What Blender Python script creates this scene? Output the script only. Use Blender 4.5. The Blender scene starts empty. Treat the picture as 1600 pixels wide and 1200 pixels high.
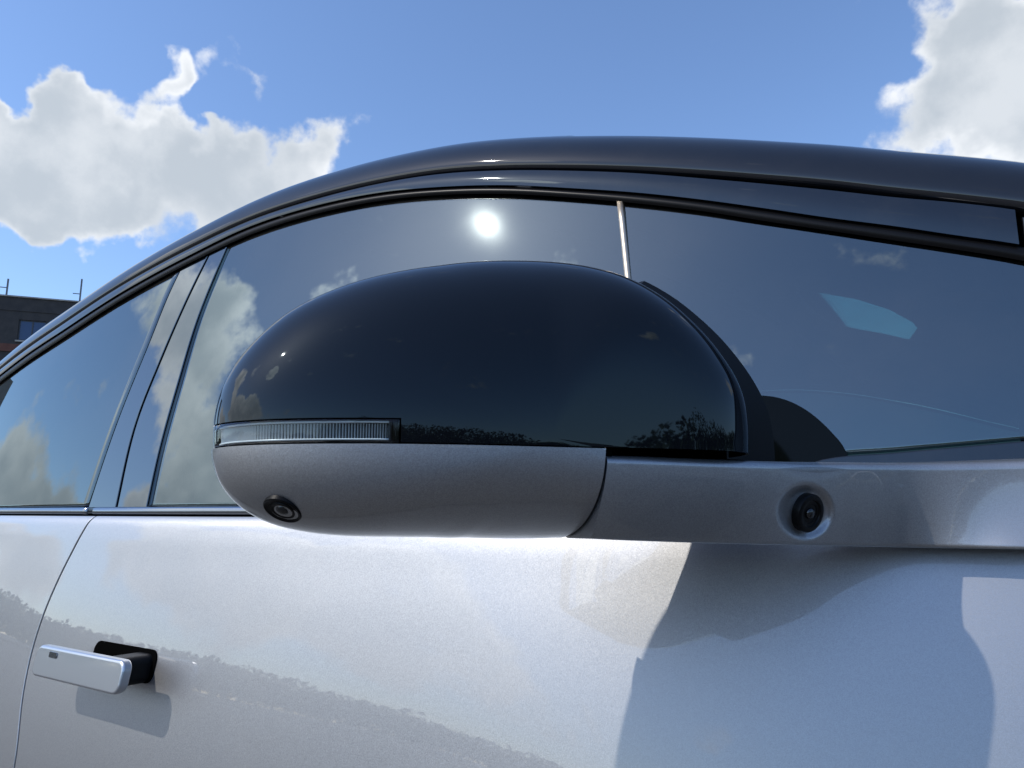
import bpy, bmesh, math, random
from mathutils import Vector, Matrix, noise

random.seed(7)
R = math.radians
scene = bpy.context.scene
C = scene.collection

# ------------------------------------------------------------------ camera
CAM = Vector((0.0, -0.45, 1.0))
FPX = 1150.0
YAW = R(53.7)          # angle between the view and the car's rearward axis
PITCH = R(9.9)
F = Vector((-math.cos(YAW) * math.cos(PITCH), math.sin(YAW) * math.cos(PITCH), math.sin(PITCH)))
RT = Vector((math.sin(YAW), math.cos(YAW), 0))
UP = RT.cross(F)
cd = bpy.data.cameras.new('camera')
cam = bpy.data.objects.new('camera', cd)
C.objects.link(cam)
cam.matrix_world = Matrix.Translation(CAM) @ Matrix((RT, UP, -F)).transposed().to_4x4()
cd.sensor_width = 36
cd.lens = 36 * FPX / 1600
cd.clip_start = 0.01
cd.clip_end = 5000
scene.camera = cam

# ------------------------------------------------------------------ light
SUN = Vector((-0.40, -0.60, 0.69)).normalized()
SUN_EL = math.asin(SUN.z)
sd = bpy.data.lights.new('sun', 'SUN')
sd.energy = 2.6
sd.angle = R(0.53)
sd.color = (1.0, 0.94, 0.85)
so = bpy.data.objects.new('sun', sd)
C.objects.link(so)
so.rotation_euler = SUN.to_track_quat('Z', 'Y').to_euler()
scene.view_settings.view_transform = 'Standard'
scene.view_settings.look = 'None'
scene.view_settings.exposure = 0.42
scene.view_settings.gamma = 1
scene.render.engine = 'CYCLES'
scene.cycles.max_bounces = 10
scene.cycles.transparent_max_bounces = 12

# ------------------------------------------------------------------ world: sky and cumulus clouds
world = bpy.data.worlds.new('World')
scene.world = world
world.use_nodes = True
wt = world.node_tree
wt.nodes.clear()


def N(t, kind, **kw):
    n = t.nodes.new(kind)
    for k, v in kw.items():
        setattr(n, k, v)
    return n


def L(t, a, b):
    t.links.new(a, b)


def M(t, op, a, b=None, c=None, clamp=False):
    n = t.nodes.new('ShaderNodeMath')
    n.operation = op
    n.use_clamp = clamp
    for i, v in enumerate((a, b, c)):
        if v is None:
            continue
        if isinstance(v, (int, float)):
            n.inputs[i].default_value = v
        else:
            t.links.new(v, n.inputs[i])
    return n.outputs[0]


def MR(t, v, a, b, c=0.0, d=1.0, mode='SMOOTHSTEP'):
    n = t.nodes.new('ShaderNodeMapRange')
    n.interpolation_type = mode
    t.links.new(v, n.inputs[0])
    for i, q in enumerate((a, b, c, d)):
        n.inputs[1 + i].default_value = q
    return n.outputs[0]


sky = N(wt, 'ShaderNodeTexSky', sky_type='NISHITA', sun_disc=False)
sky.sun_elevation = SUN_EL
sky.sun_rotation = math.atan2(SUN.x, SUN.y)
sky.altitude = 50
sky.air_density = 1.0
sky.dust_density = 0.5
sky.ozone_density = 3.2
SKY_STRENGTH = 0.15
tc = N(wt, 'ShaderNodeTexCoord')
dirv = tc.outputs['Generated']


def fbm(vec, scale, detail, rough, w=0.0):
    n = N(wt, 'ShaderNodeTexNoise')
    n.inputs['Scale'].default_value = scale
    n.inputs['Detail'].default_value = detail
    n.inputs['Roughness'].default_value = rough
    L(wt, vec, n.inputs['Vector'])
    return n.outputs['Fac']


# clouds: (direction, angular radius deg, weight)
def pdir(px, py):
    return (F + RT * ((px - 800) / FPX) + UP * ((600 - py) / FPX)).normalized()


CLOUDS = []
for px, py, r, w in [(10, 250, 5.4, .66), (90, 225, 5.0, .68), (170, 265, 7.5, .72), (300, 305, 7.2, .72), (420, 285, 7.0, .70), (495, 270, 5.0, .62), (190, 335, 4.5, .52), (20, 300, 5, .5),
                     (235, 100, 2.6, .50), (280, 112, 2.0, .30), (355, 130, 2.9, .50), (-150, 290, 8, .6),
                     (1570, 95, 6, .75), (1650, 160, 8, .75), (1500, 160, 4.8, .60), (1400, 195, 3.6, .56), (1690, 50, 7, .6)]:
    CLOUDS.append((pdir(px, py), r, w))
# clouds met in the reflections (rear, outer side of the car)
def azel(a, e):
    return Vector((math.cos(R(a)) * math.cos(R(e)), math.sin(R(a)) * math.cos(R(e)), math.sin(R(e))))


for az, el, r, w in [(-151, 24, 7.5, .75), (-157, 27, 6, .6), (-149, 16, 5, .6), (-163, 16, 3.0, .42), (-167, 9, 6, .75), (-160, 6, 6, .7), (-88, 33, 3.2, .5), (-82, 33, 2.6, .42),
                     (-140, 11, 11, .95), (-124, 13, 11, .95), (-112, 9, 7, .6), (-146, 8, 5, .5), (-117, 33, 4.5, .6), (-138, 32, 4.5, .55), (-95, 12, 3, .42),
                     (-30, 22, 5, .45), (0, 30, 5, .45), (40, 20, 6, .55), (70, 40, 7, .55), (160, 25, 9, .6), (-60, 50, 5, .4)]:
    CLOUDS.append((azel(az, el), r, w))


def clearing(px, py, r, w):
    CLOUDS.append((pdir(px, py), r, -w))


for a in [(60, 30, 7, .7), (130, 60, 4, .5), (330, 172, 3.2, .5), (270, 170, 2.2, .35), (200, 160, 2.2, .25), (800, 100, 14, .5), (1050, 60, 14, .5), (650, 30, 9, .3), (20, 20, 8, .2), (150, 430, 3, .2), (30, 440, 5, .35)]:
    clearing(*a)


def cloud_bias():
    acc = None
    wn = N(wt, 'ShaderNodeTexNoise')
    wn.inputs['Scale'].default_value = 8
    wn.inputs['Detail'].default_value = 5
    L(wt, dirv, wn.inputs['Vector'])
    w1 = N(wt, 'ShaderNodeVectorMath', operation='SUBTRACT')
    L(wt, wn.outputs['Color'], w1.inputs[0])
    w1.inputs[1].default_value = (.5, .5, .5)
    w2 = N(wt, 'ShaderNodeVectorMath', operation='MULTIPLY_ADD')
    L(wt, w1.outputs[0], w2.inputs[0])
    w2.inputs[1].default_value = (.22, .22, .22)
    L(wt, dirv, w2.inputs[2])
    w3 = N(wt, 'ShaderNodeVectorMath', operation='NORMALIZE')
    L(wt, w2.outputs[0], w3.inputs[0])
    for d, r, w in CLOUDS:
        n = N(wt, 'ShaderNodeVectorMath', operation='DOT_PRODUCT')
        L(wt, w3.outputs[0], n.inputs[0])
        n.inputs[1].default_value = d
        v = MR(wt, n.outputs['Value'], math.cos(R(r)), 1.0, 0.0, w)
        acc = v if acc is None else M(wt, 'ADD', acc, v)
    return acc


def shifted(amount):
    n = N(wt, 'ShaderNodeVectorMath', operation='ADD')
    L(wt, dirv, n.inputs[0])
    n.inputs[1].default_value = SUN * amount + Vector((0, 0, amount * .5))
    return n.outputs[0]


bias = cloud_bias()
f0 = M(wt, 'ADD', M(wt, 'MULTIPLY', fbm(dirv, 5.0, 10, .60), .72), M(wt, 'MULTIPLY', fbm(dirv, 17, 9, .62), .28))
f1 = M(wt, 'ADD', M(wt, 'MULTIPLY', fbm(shifted(.03), 5.0, 7, .60), .72), M(wt, 'MULTIPLY', fbm(shifted(.03), 17, 6, .62), .28))
dens0 = M(wt, 'ADD', M(wt, 'MULTIPLY_ADD', f0, 1.45, -.275), M(wt, 'MULTIPLY', bias, .58))
alpha = MR(wt, dens0, .61, .87)
g0 = fbm(dirv, 6.5, 3.5, .5)
g1 = fbm(shifted(.06), 6.5, 3.5, .5)
lit = M(wt, 'ADD', M(wt, 'SUBTRACT', g0, g1), M(wt, 'MULTIPLY', M(wt, 'SUBTRACT', f0, f1), 1.1))
litc = MR(wt, lit, -.20, .17)
thick = MR(wt, dens0, .72, 1.15)
shade = M(wt, 'MULTIPLY', M(wt, 'SUBTRACT', 1.0, M(wt, 'MULTIPLY', thick, .42)), M(wt, 'ADD', .56, M(wt, 'MULTIPLY', litc, .50)))
ccol = N(wt, 'ShaderNodeMix', data_type='RGBA')
L(wt, shade, ccol.inputs[0])
ccol.inputs[6].default_value = (.32, .39, .46, 1)
ccol.inputs[7].default_value = (.96, .98, 1.0, 1)
bg1 = N(wt, 'ShaderNodeBackground')
wb = N(wt, 'ShaderNodeVectorMath', operation='MULTIPLY')
L(wt, sky.outputs[0], wb.inputs[0])
wb.inputs[1].default_value = (.98, 1.03, 1.12)
L(wt, wb.outputs[0], bg1.inputs[0])
bg1.inputs[1].default_value = SKY_STRENGTH
bg2 = N(wt, 'ShaderNodeBackground')
L(wt, ccol.outputs[2], bg2.inputs[0])
sdot = N(wt, 'ShaderNodeVectorMath', operation='DOT_PRODUCT')
L(wt, dirv, sdot.inputs[0])
sdot.inputs[1].default_value = SUN
L(wt, M(wt, 'MULTIPLY_ADD', M(wt, 'POWER', M(wt, 'MAXIMUM', sdot.outputs['Value'], 0), 7), 2.6, .80), bg2.inputs[1])
sepw = N(wt, 'ShaderNodeSeparateXYZ')
L(wt, dirv, sepw.inputs[0])
hz = MR(wt, sepw.outputs[2], 0.01, 0.07)
mixw = N(wt, 'ShaderNodeMixShader')
L(wt, M(wt, 'MULTIPLY', M(wt, 'MULTIPLY', alpha, .94), hz), mixw.inputs[0])
L(wt, bg1.outputs[0], mixw.inputs[1])
L(wt, bg2.outputs[0], mixw.inputs[2])
wo = N(wt, 'ShaderNodeOutputWorld')
L(wt, mixw.outputs[0], wo.inputs[0])
world.cycles.sampling_method = 'MANUAL'
world.cycles.sample_map_resolution = 1024


# ------------------------------------------------------------------ materials
def principled(name, base, rough=.5, metal=0.0, **kw):
    m = bpy.data.materials.new(name)
    m.use_nodes = True
    p = m.node_tree.nodes['Principled BSDF']
    p.inputs['Base Color'].default_value = (*base, 1)
    p.inputs['Roughness'].default_value = rough
    p.inputs['Metallic'].default_value = metal
    for k, v in kw.items():
        p.inputs[k.replace('_', ' ')].default_value = v
    return m


def add_dust(m, amount=.15, scale=9.0):
    """a thin uneven film of dust: breaks up roughness and lifts the base colour a little"""
    t = m.node_tree
    p = t.nodes['Principled BSDF']
    tco = N(t, 'ShaderNodeTexCoord')
    n1 = N(t, 'ShaderNodeTexNoise')
    n1.inputs['Scale'].default_value = scale
    n1.inputs['Detail'].default_value = 8
    n1.inputs['Roughness'].default_value = .65
    L(t, tco.outputs['Object'], n1.inputs['Vector'])
    v = N(t, 'ShaderNodeTexVoronoi')
    v.inputs['Scale'].default_value = 260
    L(t, tco.outputs['Object'], v.inputs['Vector'])
    sp = MR(t, v.outputs['Distance'], .05, .14, 1, 0)
    n2 = N(t, 'ShaderNodeTexNoise')
    n2.inputs['Scale'].default_value = 90
    L(t, tco.outputs['Object'], n2.inputs['Vector'])
    sp2 = M(t, 'MULTIPLY', sp, MR(t, n2.outputs['Fac'], .62, .66))
    film = MR(t, n1.outputs['Fac'], .4, .75, 0, amount)
    f = M(t, 'MAXIMUM', film, M(t, 'MULTIPLY', sp2, min(1, amount * 3)))
    base = tuple(p.inputs['Base Color'].default_value)
    mx = N(t, 'ShaderNodeMix', data_type='RGBA')
    L(t, f, mx.inputs[0])
    mx.inputs[6].default_value = base
    mx.inputs[7].default_value = (.42, .39, .34, 1)
    L(t, mx.outputs[2], p.inputs['Base Color'])
    return n1


def paint_material():
    m = principled('silver_paint', (.50, .515, .54), .50, .92)
    t = m.node_tree
    p = t.nodes['Principled BSDF']
    p.inputs['Coat Weight'].default_value = 1
    p.inputs['Coat Roughness'].default_value = .012
    p.inputs['Coat IOR'].default_value = 1.6
    tco = N(t, 'ShaderNodeTexCoord')
    v = N(t, 'ShaderNodeTexVoronoi')
    v.inputs['Scale'].default_value = 2400
    L(t, tco.outputs['Object'], v.inputs['Vector'])
    sub = N(t, 'ShaderNodeVectorMath', operation='SUBTRACT')
    L(t, v.outputs['Color'], sub.inputs[0])
    sub.inputs[1].default_value = (.5, .5, .5)
    sc = N(t, 'ShaderNodeVectorMath', operation='SCALE')
    L(t, sub.outputs[0], sc.inputs[0])
    sc.inputs['Scale'].default_value = .085
    geo = N(t, 'ShaderNodeNewGeometry')
    ad = N(t, 'ShaderNodeVectorMath', operation='ADD')
    L(t, geo.outputs['Normal'], ad.inputs[0])
    L(t, sc.outputs[0], ad.inputs[1])
    nm = N(t, 'ShaderNodeVectorMath', operation='NORMALIZE')
    L(t, ad.outputs[0], nm.inputs[0])
    L(t, nm.outputs[0], p.inputs['Normal'])
    sepc = N(t, 'ShaderNodeSeparateColor')
    L(t, v.outputs['Color'], sepc.inputs[0])
    n1 = N(t, 'ShaderNodeTexNoise')
    n1.inputs['Scale'].default_value = 7
    n1.inputs['Detail'].default_value = 8
    L(t, tco.outputs['Object'], n1.inputs['Vector'])
    mx = N(t, 'ShaderNodeMix', data_type='RGBA')
    L(t, MR(t, sepc.outputs[0], 0, 1, 0, 1, 'LINEAR'), mx.inputs[0])
    mx.inputs[6].default_value = (.32, .325, .335, 1)
    mx.inputs[7].default_value = (.42, .425, .435, 1)
    mx2 = N(t, 'ShaderNodeMix', data_type='RGBA')
    L(t, MR(t, n1.outputs['Fac'], .45, .8, 0, .12), mx2.inputs[0])
    L(t, mx.outputs[2], mx2.inputs[6])
    mx2.inputs[7].default_value = (.5, .46, .40, 1)
    L(t, mx2.outputs[2], p.inputs['Base Color'])
    return m


def glass_material(name, tint, ior, film=.05, gcol=(.95, .98, 1)):
    m = bpy.data.materials.new(name)
    m.use_nodes = True
    t = m.node_tree
    t.nodes.clear()
    out = N(t, 'ShaderNodeOutputMaterial')
    tr = N(t, 'ShaderNodeBsdfTransparent')
    tr.inputs[0].default_value = (*tint, 1)
    g = N(t, 'ShaderNodeBsdfGlossy')
    g.inputs['Roughness'].default_value = .008
    g.inputs['Color'].default_value = (*gcol, 1)
    g2 = N(t, 'ShaderNodeBsdfGlossy')
    g2.inputs['Roughness'].default_value = .125
    g2.inputs['Color'].default_value = (*gcol, 1)
    tco = N(t, 'ShaderNodeTexCoord')
    n1 = N(t, 'ShaderNodeTexNoise')
    n1.inputs['Scale'].default_value = 6
    n1.inputs['Detail'].default_value = 9
    n1.inputs['Roughness'].default_value = .6
    L(t, tco.outputs['Object'], n1.inputs['Vector'])
    fr = N(t, 'ShaderNodeFresnel')
    fr.inputs[0].default_value = ior
    mg = N(t, 'ShaderNodeMixShader')
    L(t, MR(t, n1.outputs['Fac'], .3, .8, film * .4, film), mg.inputs[0])
    L(t, g.outputs[0], mg.inputs[1])
    L(t, g2.outputs[0], mg.inputs[2])
    mx = N(t, 'ShaderNodeMixShader')
    geo = N(t, 'ShaderNodeNewGeometry')
    front = M(t, 'SUBTRACT', 1.0, geo.outputs['Backfacing'])
    L(t, M(t, 'MULTIPLY', fr.outputs[0], front), mx.inputs[0])
    L(t, tr.outputs[0], mx.inputs[1])
    L(t, mg.outputs[0], mx.inputs[2])
    # dust specks and a very thin grey film
    v = N(t, 'ShaderNodeTexVoronoi')
    v.inputs['Scale'].default_value = 120
    L(t, tco.outputs['Object'], v.inputs['Vector'])
    n2 = N(t, 'ShaderNodeTexNoise')
    n2.inputs['Scale'].default_value = 55
    L(t, tco.outputs['Object'], n2.inputs['Vector'])
    sp = M(t, 'MULTIPLY', MR(t, v.outputs['Distance'], .03, .07, .6, 0), MR(t, n2.outputs['Fac'], .66, .70))
    df = N(t, 'ShaderNodeBsdfDiffuse')
    df.inputs[0].default_value = (.5, .47, .42, 1)
    md = N(t, 'ShaderNodeMixShader')
    L(t, M(t, 'MAXIMUM', sp, MR(t, n1.outputs['Fac'], .35, .8, .004, .03)), md.inputs[0])
    L(t, mx.outputs[0], md.inputs[1])
    L(t, df.outputs[0], md.inputs[2])
    L(t, md.outputs[0], out.inputs[0])
    return m


def plain_transparent(name, tint):
    m = bpy.data.materials.new(name)
    m.use_nodes = True
    t = m.node_tree
    t.nodes.clear()
    out = N(t, 'ShaderNodeOutputMaterial')
    tr = N(t, 'ShaderNodeBsdfTransparent')
    tr.inputs[0].default_value = (*tint, 1)
    L(t, tr.outputs[0], out.inputs[0])
    return m


M_PAINT = paint_material()
M_BLACK = principled('piano_black', (.006, .007, .009), .02, 0, IOR=1.40, Specular_Tint=(.72, .9, 1, 1))

M_ROOF = principled('black_roof_paint', (.008, .009, .012), .30, .0, Specular_IOR_Level=0.0, Coat_Weight=1.0, Coat_Roughness=.025, Coat_IOR=1.58)
add_dust(M_ROOF, .01, 10)
M_TRIM = principled('dark_gloss_trim', (.008, .009, .012), .03, .0, IOR=1.7, Specular_Tint=(.8, .93, 1, 1))
add_dust(M_TRIM, .02, 20)
M_SATIN = principled('satin_chrome', (.30, .32, .35), .14, 1.0)
M_RUBBER = principled('rubber_seal', (.004, .004, .0045), .35, 0, IOR=1.25)
M_MATTE = principled('matte_black_plastic', (.005, .0055, .0065), .45, 0, IOR=1.3)
M_DARK = principled('dark_gap', (.003, .003, .003), .8, 0, Specular_IOR_Level=0.0)
M_GLASS = glass_material('tinted_glass', (.10, .19, .18), 2.35, .014, (.82, .96, 1))
M_GLASS_IN = plain_transparent('glass_inner_face', (.9, .96, .96))
M_PILLAR = principled('gloss_pillar_cover', (.010, .013, .017), .012, 0, IOR=2.3, Specular_Tint=(.8, .93, 1, 1))

M_MIRROR = principled('mirror_silver', (.85, .87, .9), .02, 1)
M_HEAD = principled('grey_headliner', (.16, .17, .18), .9)
M_SEAT = principled('dark_seat_leather', (.05, .052, .055), .5)
M_BLOCKER = principled('dark_blocker', (.03, .032, .035), .7)  # for panels added to block light seen through the cabin
M_GLASS_HEAD = glass_material('clear_roof_glass', (.65, .85, .80), 1.5, .03)
M_GLASS_DARK = glass_material('dark_far_glass', (.03, .045, .05), 1.8, .05)  # far windows tinted extra dark to block light seen through them
M_PALE_STRIP = principled('pale_strip', (.50, .43, .34), .4, .9)
M_TYRE = principled('tyre_rubber', (.018, .018, .018), .8)
M_RIM = principled('alloy_rim', (.30, .31, .33), .3, .9)
M_LENSB = principled('camera_glass', (.003, .004, .006), .03, 0, IOR=1.7)
M_HANDLE = principled('handle_paint', (.48, .50, .53), .30, .8, Coat_Weight=1.0, Coat_Roughness=.04)
M_LAMPREF = principled('lamp_reflector', (.62, .62, .62), .25, .0)
M_LAMPBACK = principled('lamp_back', (.055, .055, .06), .3, .2)
M_CLEAR = glass_material('clear_lens', (.97, .98, .99), 1.40, .02)


# ------------------------------------------------------------------ object helpers
def finish(o, smooth=35):
    me = o.data
    if smooth is not None:
        me.polygons.foreach_set('use_smooth', [True] * len(me.polygons))
        if smooth < 180:
            me.set_sharp_from_angle(angle=R(smooth))
    return o


def obj_bm(name, bm, mat, parent=None, smooth=35, recalc=False):
    if recalc:
        bmesh.ops.recalc_face_normals(bm, faces=bm.faces[:])
    me = bpy.data.meshes.new(name)
    bm.to_mesh(me)
    bm.free()
    for m in (mat if isinstance(mat, (list, tuple)) else [mat]):
        me.materials.append(m)
    o = bpy.data.objects.new(name, me)
    C.objects.link(o)
    if parent is not None:
        o.parent = parent
    finish(o, smooth)
    return o


def empty(name, loc=(0, 0, 0), parent=None):
    o = bpy.data.objects.new(name, None)
    C.objects.link(o)
    o.location = loc
    o.empty_display_size = .1
    if parent:
        o.parent = parent
    return o


def tag(o, label=None, cat=None, group=None, kind=None):
    for k, v in (('label', label), ('category', cat), ('group', group), ('kind', kind)):
        if v:
            o[k] = v
    return o


def lerp(a, b, t):
    return a + (b - a) * t


def interp(pts, x):
    """smooth (Catmull-Rom) interpolation through (x, y) pairs sorted by x"""
    n = len(pts)
    if x <= pts[0][0]:
        (x0, y0), (x1, y1) = pts[0], pts[1]
        return y0 + (y1 - y0) / (x1 - x0) * (x - x0)
    if x >= pts[-1][0]:
        (x0, y0), (x1, y1) = pts[-2], pts[-1]
        return y1 + (y1 - y0) / (x1 - x0) * (x - x1)
    for i in range(n - 1):
        if x <= pts[i + 1][0]:
            break
    x0, y0 = pts[i]
    x1, y1 = pts[i + 1]

    def slope(j):
        if j == 0:
            return (pts[1][1] - pts[0][1]) / (pts[1][0] - pts[0][0])
        if j == n - 1:
            return (pts[-1][1] - pts[-2][1]) / (pts[-1][0] - pts[-2][0])
        h0 = pts[j][0] - pts[j - 1][0]
        h1 = pts[j + 1][0] - pts[j][0]
        d0 = (pts[j][1] - pts[j - 1][1]) / h0
        d1 = (pts[j + 1][1] - pts[j][1]) / h1
        return (d0 * h1 + d1 * h0) / (h0 + h1)
    h = x1 - x0
    t = (x - x0) / h
    m0, m1 = slope(i) * h, slope(i + 1) * h
    t2, t3 = t * t, t * t * t
    return (2 * t3 - 3 * t2 + 1) * y0 + (t3 - 2 * t2 + t) * m0 + (-2 * t3 + 3 * t2) * y1 + (t3 - t2) * m1


def grid_bm(rows, closed=False, bm=None, mi=0):
    bm = bm or bmesh.new()
    vs = [[bm.verts.new(p) for p in r] for r in rows]
    for i in range(len(vs) - 1):
        n = len(vs[i])
        for j in range(n if closed else n - 1):
            k = (j + 1) % n
            try:
                f = bm.faces.new((vs[i][j], vs[i][k], vs[i + 1][k], vs[i + 1][j]))
                f.material_index = mi
            except ValueError:
                pass
    return bm, vs


def box_bm(bm, a, b, mi=0, rot=None, org=None):
    x0, y0, z0 = a
    x1, y1, z1 = b
    v = [Vector(p) for p in ((x0, y0, z0), (x1, y0, z0), (x1, y1, z0), (x0, y1, z0), (x0, y0, z1), (x1, y0, z1), (x1, y1, z1), (x0, y1, z1))]
    if rot is not None:
        v = [rot @ p for p in v]
    if org is not None:
        v = [p + Vector(org) for p in v]
    v = [bm.verts.new(p) for p in v]
    for f in ((0, 3, 2, 1), (4, 5, 6, 7), (0, 1, 5, 4), (1, 2, 6, 5), (2, 3, 7, 6), (3, 0, 4, 7)):
        bm.faces.new([v[i] for i in f]).material_index = mi
    return bm


def bevel_mod(o, w, seg=3, ang=30):
    b = o.modifiers.new('bevel', 'BEVEL')
    b.width = w
    b.segments = seg
    b.limit_method = 'ANGLE'
    b.angle_limit = R(ang)
    b.harden_normals = True
    return b


def solid_mod(o, th, off=-1):
    s = o.modifiers.new('solid', 'SOLIDIFY')
    s.thickness = th
    s.offset = off
    s.use_even_offset = False
    return s


# ------------------------------------------------------------------ the car's side surface
ZB = 1.0            # belt height
YC = 0.97           # the car's centre plane
TAB = [(0.0, 0.0)]  # outward offset of the door skin below the belt


def tiltdeg(h):
    return interp([(0, 62), (.004, 40), (.010, 22), (.022, 15.5), (.06, 13), (.10, 11.7), (.15, 10.2), (.22, 8), (.32, 4), (.45, 0), (.60, -6), (.75, -14), (.95, -20)], h)


h = 0
off = 0
while h < .9:
    st = .002 if h < .03 else .01
    off += math.tan(R(tiltdeg(h + st / 2))) * st
    h += st
    TAB.append((h, off))


def plan(x):
    k = .10
    d = x + 1.1
    if x < .1:
        y = k * d * d
    else:
        e = min(x - .1, .4)
        y = k * 1.44 + .24 * e - .225 * e * e + (.06 * (x - .5) if x > .5 else 0)
    if x > .5:
        y += .12 * (x - .5) ** 2 + .16 * max(0, x - .9) ** 3 * 3
    if x < -1.6:
        y -= .06 * (x + 1.6) ** 2
    return y


def y_up(x, z):
    """window surface above the belt"""
    h = z - ZB
    return .010 + plan(x) + h * math.tan(R(9.5)) + .12 * h * abs(h)


def lookup(tab, v):
    lo, hi = 0, len(tab) - 1
    if v <= 0:
        return 0.0
    while hi - lo > 1:
        m = (lo + hi) // 2
        if tab[m][0] <= v:
            lo = m
        else:
            hi = m
    a, b = tab[lo], tab[hi]
    return lerp(a[1], b[1], (v - a[0]) / (b[0] - a[0]))


ZD = ZB - .004


def y_door(x, z):
    q = min(1, max(0, (x + .50) / .42))
    q = q * q * (3 - 2 * q)
    hh = min(max(0, ZD - z), .22)
    return -.004 + plan(x) - lookup(TAB, ZD - z) - q * .11 * hh * (1 - hh * 1.2) + (max(0, z - ZD) * 1.2)


def ray(px, py):
    return F + RT * ((px - 800) / FPX) + UP * ((600 - py) / FPX)


def proj(p):
    d = Vector(p) - CAM
    f = d.dot(F)
    return 800 + FPX * d.dot(RT) / f, 600 - FPX * d.dot(UP) / f


def on_surf(px, py, fn):
    """where the line of sight through a pixel meets the surface y = fn(x, z)"""
    d = ray(px, py)
    t = .5
    for _ in range(60):
        p = CAM + d * t
        t += (fn(p.x, p.z) - p.y) / d.y * .9
    return CAM + d * t


def curve_xz(pix, fn, before=(), after=()):
    """traced line on a surface -> (x, z) pairs sorted by x, continued by world points outside the picture"""
    pts = []
    for px, py in pix:
        p = on_surf(px, py, fn)
        pts.append((p.x, p.z))
    return sorted(list(before) + pts + list(after))


# L3: upper edge of the window glass (lower edge of the black seal); L2: gap between the roof and the window frame
SEAL = curve_xz([(0, 600), (50, 563), (100, 530), (200, 466), (300, 412), (400, 366), (500, 335), (600, 315), (700, 306), (800, 305), (900, 311),
                 (1000, 320), (1100, 332), (1200, 348), (1300, 363), (1400, 378), (1500, 393), (1590, 408)], y_up,
                before=[(-2.75, 1.03), (-2.5, 1.09), (-2.25, 1.15)], after=[(.10, 1.115), (.22, 1.075), (.35, 1.03), (.5, .98)])
SEALT = curve_xz([(0, 592), (50, 554), (100, 521), (200, 457), (300, 403), (400, 356), (500, 325), (600, 305), (700, 296), (800, 294), (900, 299),
                  (1000, 306), (1100, 317), (1200, 331), (1300, 346), (1400, 359), (1500, 374), (1590, 387)], y_up,
                 before=[(-2.75, 1.045), (-2.5, 1.105), (-2.25, 1.165)], after=[(.10, 1.13), (.22, 1.09), (.35, 1.045), (.5, .995)])
GAPB = curve_xz([(0, 583), (50, 545), (100, 511), (200, 446), (300, 392), (400, 346), (500, 314), (600, 290), (700, 275), (800, 270), (900, 271),
                 (1000, 275), (1100, 283), (1200, 292), (1300, 302), (1400, 313), (1500, 322), (1575, 331)], y_up,
                before=[(-2.75, 1.065), (-2.5, 1.125), (-2.25, 1.185)], after=[(.10, 1.158), (.22, 1.118), (.35, 1.07), (.5, 1.02)])
GAPT = curve_xz([(0, 581), (50, 542), (100, 508), (200, 443), (300, 388), (400, 341), (500, 308), (600, 284), (700, 268), (800, 262), (900, 262),
                 (1000, 265), (1100, 271), (1200, 279), (1300, 288), (1400, 300), (1500, 311), (1590, 322)], y_up,
                before=[(-2.75, 1.075), (-2.5, 1.135), (-2.25, 1.195)], after=[(.10, 1.17), (.22, 1.13), (.35, 1.082), (.5, 1.03)])
zSeal = lambda x: interp(SEAL, x)
zSealT = lambda x: interp(SEALT, x)
zGapB = lambda x: interp(GAPB, x)
zGapT = lambda x: interp(GAPT, x)

car = empty('parked_car', (-.95, YC, 0))
tag(car, 'silver car with a black roof seen close beside its black topped wing mirror', 'car')
CAR_ORG = Vector((-.95, YC, 0))
near_parts = []     # everything that the far side of the car repeats


def car_part(name, bm, mat, parent=None, mirror=True, smooth=35, th=None, bev=None, recalc=False, off=-1):
    bmesh.ops.translate(bm, verts=bm.verts[:], vec=-CAR_ORG)
    o = obj_bm(name, bm, mat, parent or car, smooth, recalc)
    if th:
        solid_mod(o, th, off)
    if bev:
        bevel_mod(o, bev)
    if mirror:
        near_parts.append(o)
    return o


def patch(fn, left, right, zlo, zhi, nu=60, nv=24, off=0.0, vpow=1.0):
    """panel on y = fn(x, z): left/right give x as a function of v (0 bottom, 1 top); zlo/zhi give z as functions of x"""
    rows = []
    for i in range(nv + 1):
        v = (i / nv) ** vpow
        row = []
        for j in range(nu + 1):
            u = j / nu
            x = lerp(left(v), right(v), u)
            z = lerp(zlo(x), zhi(x), v)
            row.append((x, fn(x, z) + off, z))
        rows.append(row)
    bm, _ = grid_bm(rows)
    return bm


const = lambda c: (lambda *_: c)


def vline(pix, fn):
    """a near-vertical traced line -> x as a function of v in 0..1 (by height)"""
    pts = [on_surf(a, b, fn) for a, b in pix]
    pts.sort(key=lambda p: p.z)
    z0, z1 = pts[0].z, pts[-1].z
    tab = [((p.z - z0) / (z1 - z0), p.x) for p in pts]
    return lambda v: interp(tab, v)


LA = vline([(137, 796), (187, 650), (233, 537), (270, 448), (282, 424)], y_up)
LB = vline([(182, 796), (217, 650), (250, 567), (292, 471), (326, 402)], y_up)
LC = vline([(230, 796), (250, 704), (279, 600), (308, 504), (354, 392)], y_up)
shift = lambda f, d: (lambda v: f(v) + d)
zWinLo = lambda x: ZB + .002
# lower edge of the front window rises at the front, over the dark fillet by the mirror foot
FIL = curve_xz([(1275, 720), (1400, 706), (1500, 697), (1600, 688)], y_up, before=[(-3, ZB + .002), (-.2, ZB + .002)], after=[(.12, ZB + .055)])


def zFrontLo(x):
    return max(ZB + .002, interp(FIL, x) if x > -.2 else 0)


x_front_end = on_surf(1592, 400, y_up).x


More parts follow.
